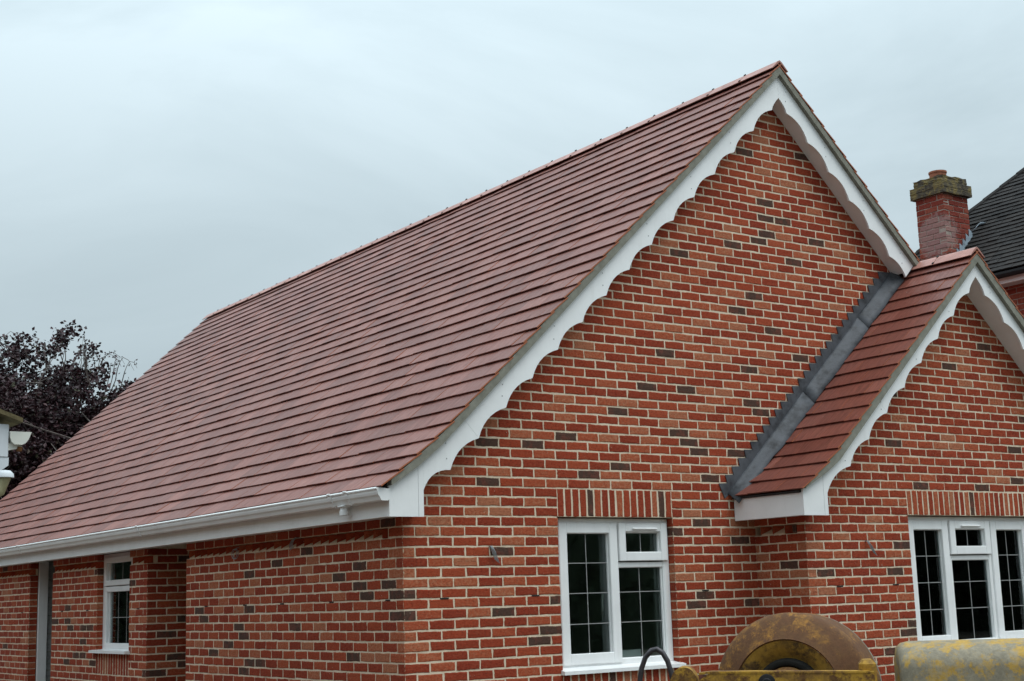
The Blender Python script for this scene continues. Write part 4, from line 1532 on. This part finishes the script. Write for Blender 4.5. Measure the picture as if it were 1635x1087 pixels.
mbuild(cone, 'drum_cone', M['cement'], dr, smooth=True)
gear = MB().lathe([(0.134, 0.03), (0.139, -0.010), (0.150, -0.016), (0.162, -0.014), (0.172, -0.002), (0.176, 0.02)], 56, 0.5, A)
mbuild(gear, 'drum_ring', M['rubber'], dr, smooth=True)
hub = MB().lathe([(0.0, -0.055), (0.09, -0.052), (0.12, -0.040), (0.132, -0.02), (0.134, 0.05)], 40, 0.5, A)
mbuild(hub, 'drum_hub', M['yellow'], dr, smooth=True)
# yoke: a bar across in front of the drum end, with lugs
vd = -back
def fr(px, py, pz):          # local: px to the right, py towards the camera, pz up
    return DC + rgt * px + vd * py + Vector((0, 0, pz))
F4 = Matrix(((rgt.x, -vd.x, 0, DC.x), (rgt.y, -vd.y, 0, DC.y), (0, 0, 1, DC.z + 0.020), (0, 0, 0, 1)))
yb_ = MB()
yb_.prism([(-0.435, -0.02), (-0.435, 0.062), (-0.36, 0.112), (0.36, 0.098), (0.40, 0.098), (0.40, -0.02)], 'y', -0.30, -0.27, 0.5, F4)
yb_.prism([(-0.42, 0.108), (-0.36, 0.114), (0.38, 0.100), (0.38, 0.090), (-0.36, 0.104), (-0.42, 0.10)], 'y', -0.302, -0.21, 0.5, F4)
mbuild(yb_, 'yoke', M['yellow'])
mbuild(MB().lathe([(0.0, 0.03), (0.02, 0.03), (0.024, 0.022), (0.04, 0.02), (0.042, 0.0)], 16, 0.5, F4 @ Matrix.Translation((-0.10, -0.30, 0.055)) @ Matrix.Rotation(pi / 2, 4, 'X')), 'yoke_bolt', M['black'], smooth=True)
lug = MB()
n = 14
pts = [(-0.56, -0.10)] + [(-0.495 + 0.065 * cos(pi - pi * i / n), 0.06 + 0.075 * sin(pi * i / n)) for i in range(n + 1)] + [(-0.43, -0.10)]
lug.prism(pts, 'y', -0.27, -0.10, 0.5, F4)
mbuild(lug, 'yoke_lug', M['yellow'])
lug = MB().cbox(0.335, 0.415, -0.26, -0.12, -0.25, 0.150, 0.02, 0.5, F4)
mbuild(lug, 'yoke_lug', M['yellow'])
# engine hood
hd_ = MB()
prof_h = []
W, Hh = 0.30, 0.30
for i in range(13):
    t = pi * i / 12
    prof_h.append((-0.22 * cos(t), 0.155 + 0.12 * sin(t)))
prof_h = [(-0.22, -0.30)] + prof_h + [(0.22, -0.30)]
# hood runs to the right; profile across depth; rounded near end
rings = [(0.535, 0.72, 0.0), (0.515, 0.86, 0.0), (0.520, 0.94, 0.0), (0.545, 0.985, 0.0), (0.585, 1.0, 0.0), (0.80, 1.0, 0.0), (1.15, 1.0, 0.0), (1.40, 1.0, 0.0), (1.44, 0.95, 0.0)]
rings = [(0.575, 0.05), (0.535, 0.60), (0.522, 0.82), (0.528, 0.92), (0.548, 0.975), (0.585, 1.0), (0.85, 1.0), (1.15, 1.0), (1.42, 1.0), (1.45, 0.96), (1.45, 0.05)]
vv, ff = [], []
npf = len(prof_h)
for (xx, k) in rings:
    for (a, b) in prof_h:
        vv.append((xx, a * k - 0.05, (b + 0.05) * k - 0.10))
for i in range(len(rings) - 1):
    for j in range(npf - 1):
        ff.append((i * npf + j, i * npf + j + 1, (i + 1) * npf + j + 1, (i + 1) * npf + j))
hd_.add(vv, ff, 0.5, F4)
mbuild(hd_, 'engine_hood', M['hood'], smooth=True)
# tipping handle: bent steel tube
hp = [(-0.745, 0.0, -0.45), (-0.735, 0.0, 0.05), (-0.722, 0.0, 0.12), (-0.700, 0.0, 0.175), (-0.668, 0.0, 0.208), (-0.640, 0.0, 0.214), (-0.612, 0.0, 0.195), (-0.590, 0.0, 0.155), (-0.575, 0.0, 0.10), (-0.555, 0.0, -0.05), (-0.55, 0, -0.45)]
mbuild(MB().tube([F4 @ Vector(p) for p in hp], 0.0135, 10), 'tipping_handle', M['tube'], smooth=True)
# chassis and wheels below the picture edge
chm = MB()
chm.box(-0.80, 1.45, -0.04, 0.04, -0.56, -0.46, 0.5, F4)
chm.box(-0.80, -0.72, -0.30, 0.30, -0.55, -0.45, 0.5, F4)
chm.box(1.36, 1.44, -0.30, 0.30, -0.55, -0.45, 0.5, F4)
chm.box(-0.54, -0.45, -0.26, -0.12, -0.46, -0.05, 0.5, F4)
chm.box(0.34, 0.41, -0.25, -0.13, -0.46, -0.20, 0.5, F4)
chm.box(0.60, 1.35, -0.19, 0.10, -0.46, -0.30, 0.5, F4)
mbuild(chm, 'chassis', M['yellow'])
for (wx, wy) in ((-0.76, -0.34), (-0.76, 0.34), (1.40, -0.34), (1.40, 0.34)):
    wm = MB().lathe([(0.07, -0.05), (0.17, -0.06), (0.235, -0.05), (0.25, 0.0), (0.235, 0.05), (0.17, 0.06), (0.07, 0.05)], 28, 0.5, F4 @ Matrix.Translation((wx, wy, -DC.z + 0.230)) @ Matrix.Rotation(pi / 2, 4, 'X'))
    wo = mbuild(wm, 'wheel', M['rubber'], smooth=True)
    mbuild(MB().lathe([(0.0, -0.07), (0.05, -0.07), (0.075, -0.045), (0.075, 0.045), (0.05, 0.07), (0.0, 0.07)], 20, 0.5, F4 @ Matrix.Translation((wx, wy, -DC.z + 0.230)) @ Matrix.Rotation(pi / 2, 4, 'X')), 'rim', M['yellow'], wo, smooth=True)
    lm = MB().box(wx - 0.03, wx + 0.03, wy * 0.8 - 0.04, wy * 0.8 + 0.04, -DC.z + 0.230, -0.45, 0.5, F4)
    mbuild(lm, 'axle_post', M['yellow'])

# =================================================================== copper-leaved tree behind the far end
TB = Vector((2.2, 19.6, 0))
tree = empty('copper_tree', TB, 'dark purple-leaved tree with bare arching twigs behind the tiled roof', 'tree')
rg = random.Random(21)
tm, twm, lf = MB(), MB(), MB()
CC = Vector((2.75, 19.0, 4.05))           # crown centre
RX, RY, RZ = 3.0, 2.6, 2.75
def leaf(p, sz):
    a = Vector((rg.gauss(0, 1), rg.gauss(0, 1), rg.gauss(0, 0.7))).normalized()
    b = a.cross(Vector((rg.gauss(0, 1), rg.gauss(0, 1), rg.gauss(0, 1)))).normalized()
    l, wd = sz, sz * 0.33
    k = a.cross(b) * (sz * 0.12)
    lf.add([p, p + a * l * 0.45 + b * wd + k, p + a * l, p + a * l * 0.45 - b * wd + k], [(0, 1, 2), (0, 2, 3)], min(1, max(0, rg.gauss(0.45, 0.28))))
tm.tube([TB, TB + Vector((0.05, -0.05, 1.0)), TB + Vector((0.0, -0.15, 2.0))], [0.20, 0.16, 0.14], 10)
fork = TB + Vector((0.0, -0.15, 2.0))
def curve(p0, p1, sag, n=6, wob=0.08):
    pts = []
    for i in range(n + 1):
        t = i / n
        q = p0.lerp(p1, t) + Vector((0, 0, sag * sin(pi * t)))
        if 0 < i < n:
            q += Vector((rg.uniform(-wob, wob), rg.uniform(-wob, wob), rg.uniform(-wob, wob)))
        pts.append(q)
    return pts
limbs = []
for i in range(16):
    th = 2 * pi * i / 16 + rg.uniform(-.2, .2)
    el = rg.uniform(0.1, 1.3)
    e = CC + Vector((RX * cos(th) * cos(el) * 0.75, RY * sin(th) * cos(el) * 0.75, RZ * sin(el) * 0.75))
    pts = curve(fork, e, 0.35, 7, 0.10)
    tm.tube(pts, [0.085 * (1 - 0.11 * k) for k in range(8)], 6)
    limbs.append(pts)
sub = []
for i in range(560):
    L = rg.choice(limbs)
    p0 = L[rg.randrange(2, 8)]
    while True:
        d = Vector((rg.uniform(-1, 1), rg.uniform(-1, 1), rg.uniform(-1, 1)))
        if 0.2 < d.length < 1:
            break
    d = d.normalized() * (rg.random() ** 0.4)
    lump = 1 + 0.16 * sin(5 * d.x + 1.3) * cos(4 * d.y) + 0.1 * sin(9 * d.z + d.x * 4)
    e = CC + Vector((d.x * RX, d.y * RY, d.z * RZ)) * lump
    if (e - p0).length > 2.4:
        p0 = e.lerp(p0, 2.4 / (e - p0).length)
    pts = curve(p0, e, rg.uniform(0.0, 0.35), 5, 0.06)
    twm.tube(pts, [0.020, 0.016, 0.013, 0.010, 0.007, 0.005], 4)
    sub.append(pts)
for pts in sub:
    for q in range(3):
        p0 = pts[rg.randrange(2, 6)]
        d = Vector((rg.gauss(0, 1), rg.gauss(0, 1), rg.gauss(0.1, 0.8))).normalized()
        e = p0 + d * rg.uniform(0.25, 0.6)
        tw_ = curve(p0, e + Vector((0, 0, -0.10)), 0.10, 4, 0.02)
        twm.tube(tw_, [0.006, 0.005, 0.004, 0.003, 0.002], 3)
        for a in tw_:
            for k in range(15):
                leaf(a + Vector((rg.gauss(0, .075), rg.gauss(0, .075), rg.gauss(0, .06))), rg.uniform(0.07, 0.115))
# bare arching shoots above the crown
for i in range(34):
    th = rg.uniform(0, 2 * pi)
    el = rg.uniform(0.75, 1.35)
    p0 = CC + Vector((RX * cos(th) * cos(el), RY * sin(th) * cos(el), RZ * sin(el))) * 0.9
    o2 = Vector((cos(th), sin(th), 0)) * rg.uniform(0.3, 0.9) + Vector((rg.uniform(-.8, .1), 0, rg.uniform(0.15, 0.5)))
    pts = curve(p0, p0 + o2, rg.uniform(0.2, 0.45), 7, 0.03)
    twm.tube(pts, [0.011, 0.010, 0.009, 0.007, 0.006, 0.005, 0.004, 0.003], 4)
    for a in pts[2:]:
        for k in range(rg.choice((0, 0, 1, 2, 4))):
            leaf(a + Vector((rg.gauss(0, .03), rg.gauss(0, .03), rg.gauss(0, .03))), rg.uniform(0.05, 0.08))
rel(tm.build('trunk', M['bark'], tree, smooth=True), TB)
rel(twm.build('twigs', M['twig'], tree, fix=False), TB)
rel(lf.build('crown', M['leaf'], tree, fix=False), TB)

# =================================================================== unseen conifer hedges, added to block the low sky and darken the pane reflections
M['conifer'] = simple_mat('dark_conifer', (0.022, 0.032, 0.016), 0.8, 0.2, 0.3, 3)
def added_hedge(p0, p1, hgt, label, seed):
    rg = random.Random(seed)
    p0, p1 = Vector(p0), Vector(p1)
    d = (p1 - p0).normalized()
    nrm = Vector((-d.y, d.x, 0))
    L = (p1 - p0).length
    hm = MB()
    for i in range(int(L * 95)):
        u = rg.uniform(0, L); z = rg.uniform(0.25, hgt + 0.4)
        p = p0 + d * u + nrm * (rg.gauss(0, 0.5) + 0.5 * sin(u * 1.3) + 0.4 * sin(z * 2.1 + u))
        p.z = z + 0.3 * sin(u * 0.9)
        p.z = max(0.3, p.z)
        a = Vector((rg.gauss(0, 1), rg.gauss(0, 1), rg.gauss(0, 1))).normalized()
        b = a.cross(Vector((rg.gauss(0, 1), rg.gauss(0, 1), rg.gauss(0, 1)))).normalized()
        k = rg.uniform(0.2, 0.38)
        hm.add([p - a * k, p + b * k * 0.6, p + a * k, p - b * k * 0.6], [(0, 1, 2, 3)], rg.random())
    a, b = p0 + d * 0.5, p1 - d * 0.5
    w2 = nrm * 0.45
    vv = [a - w2, b - w2, b + w2, a + w2]
    vv = vv + [q + Vector((0, 0, hgt - 0.3)) for q in vv]
    hm.add(vv, [(0, 1, 5, 4), (1, 2, 6, 5), (2, 3, 7, 6), (3, 0, 4, 7), (4, 5, 6, 7), (0, 3, 2, 1)])
    o = hm.build('added_hedge', M['conifer'], None, fix=False)
    tag(o, label, 'added_hedge')
added_hedge((-14, -24, 0), (46, -24, 0), 7.4, 'unseen dark conifer screen added to darken the window reflections', 5)
added_hedge((-14, -23, 0), (-14, 70, 0), 7.4, 'unseen dark conifer screen added to block low sky from the side wall', 6)
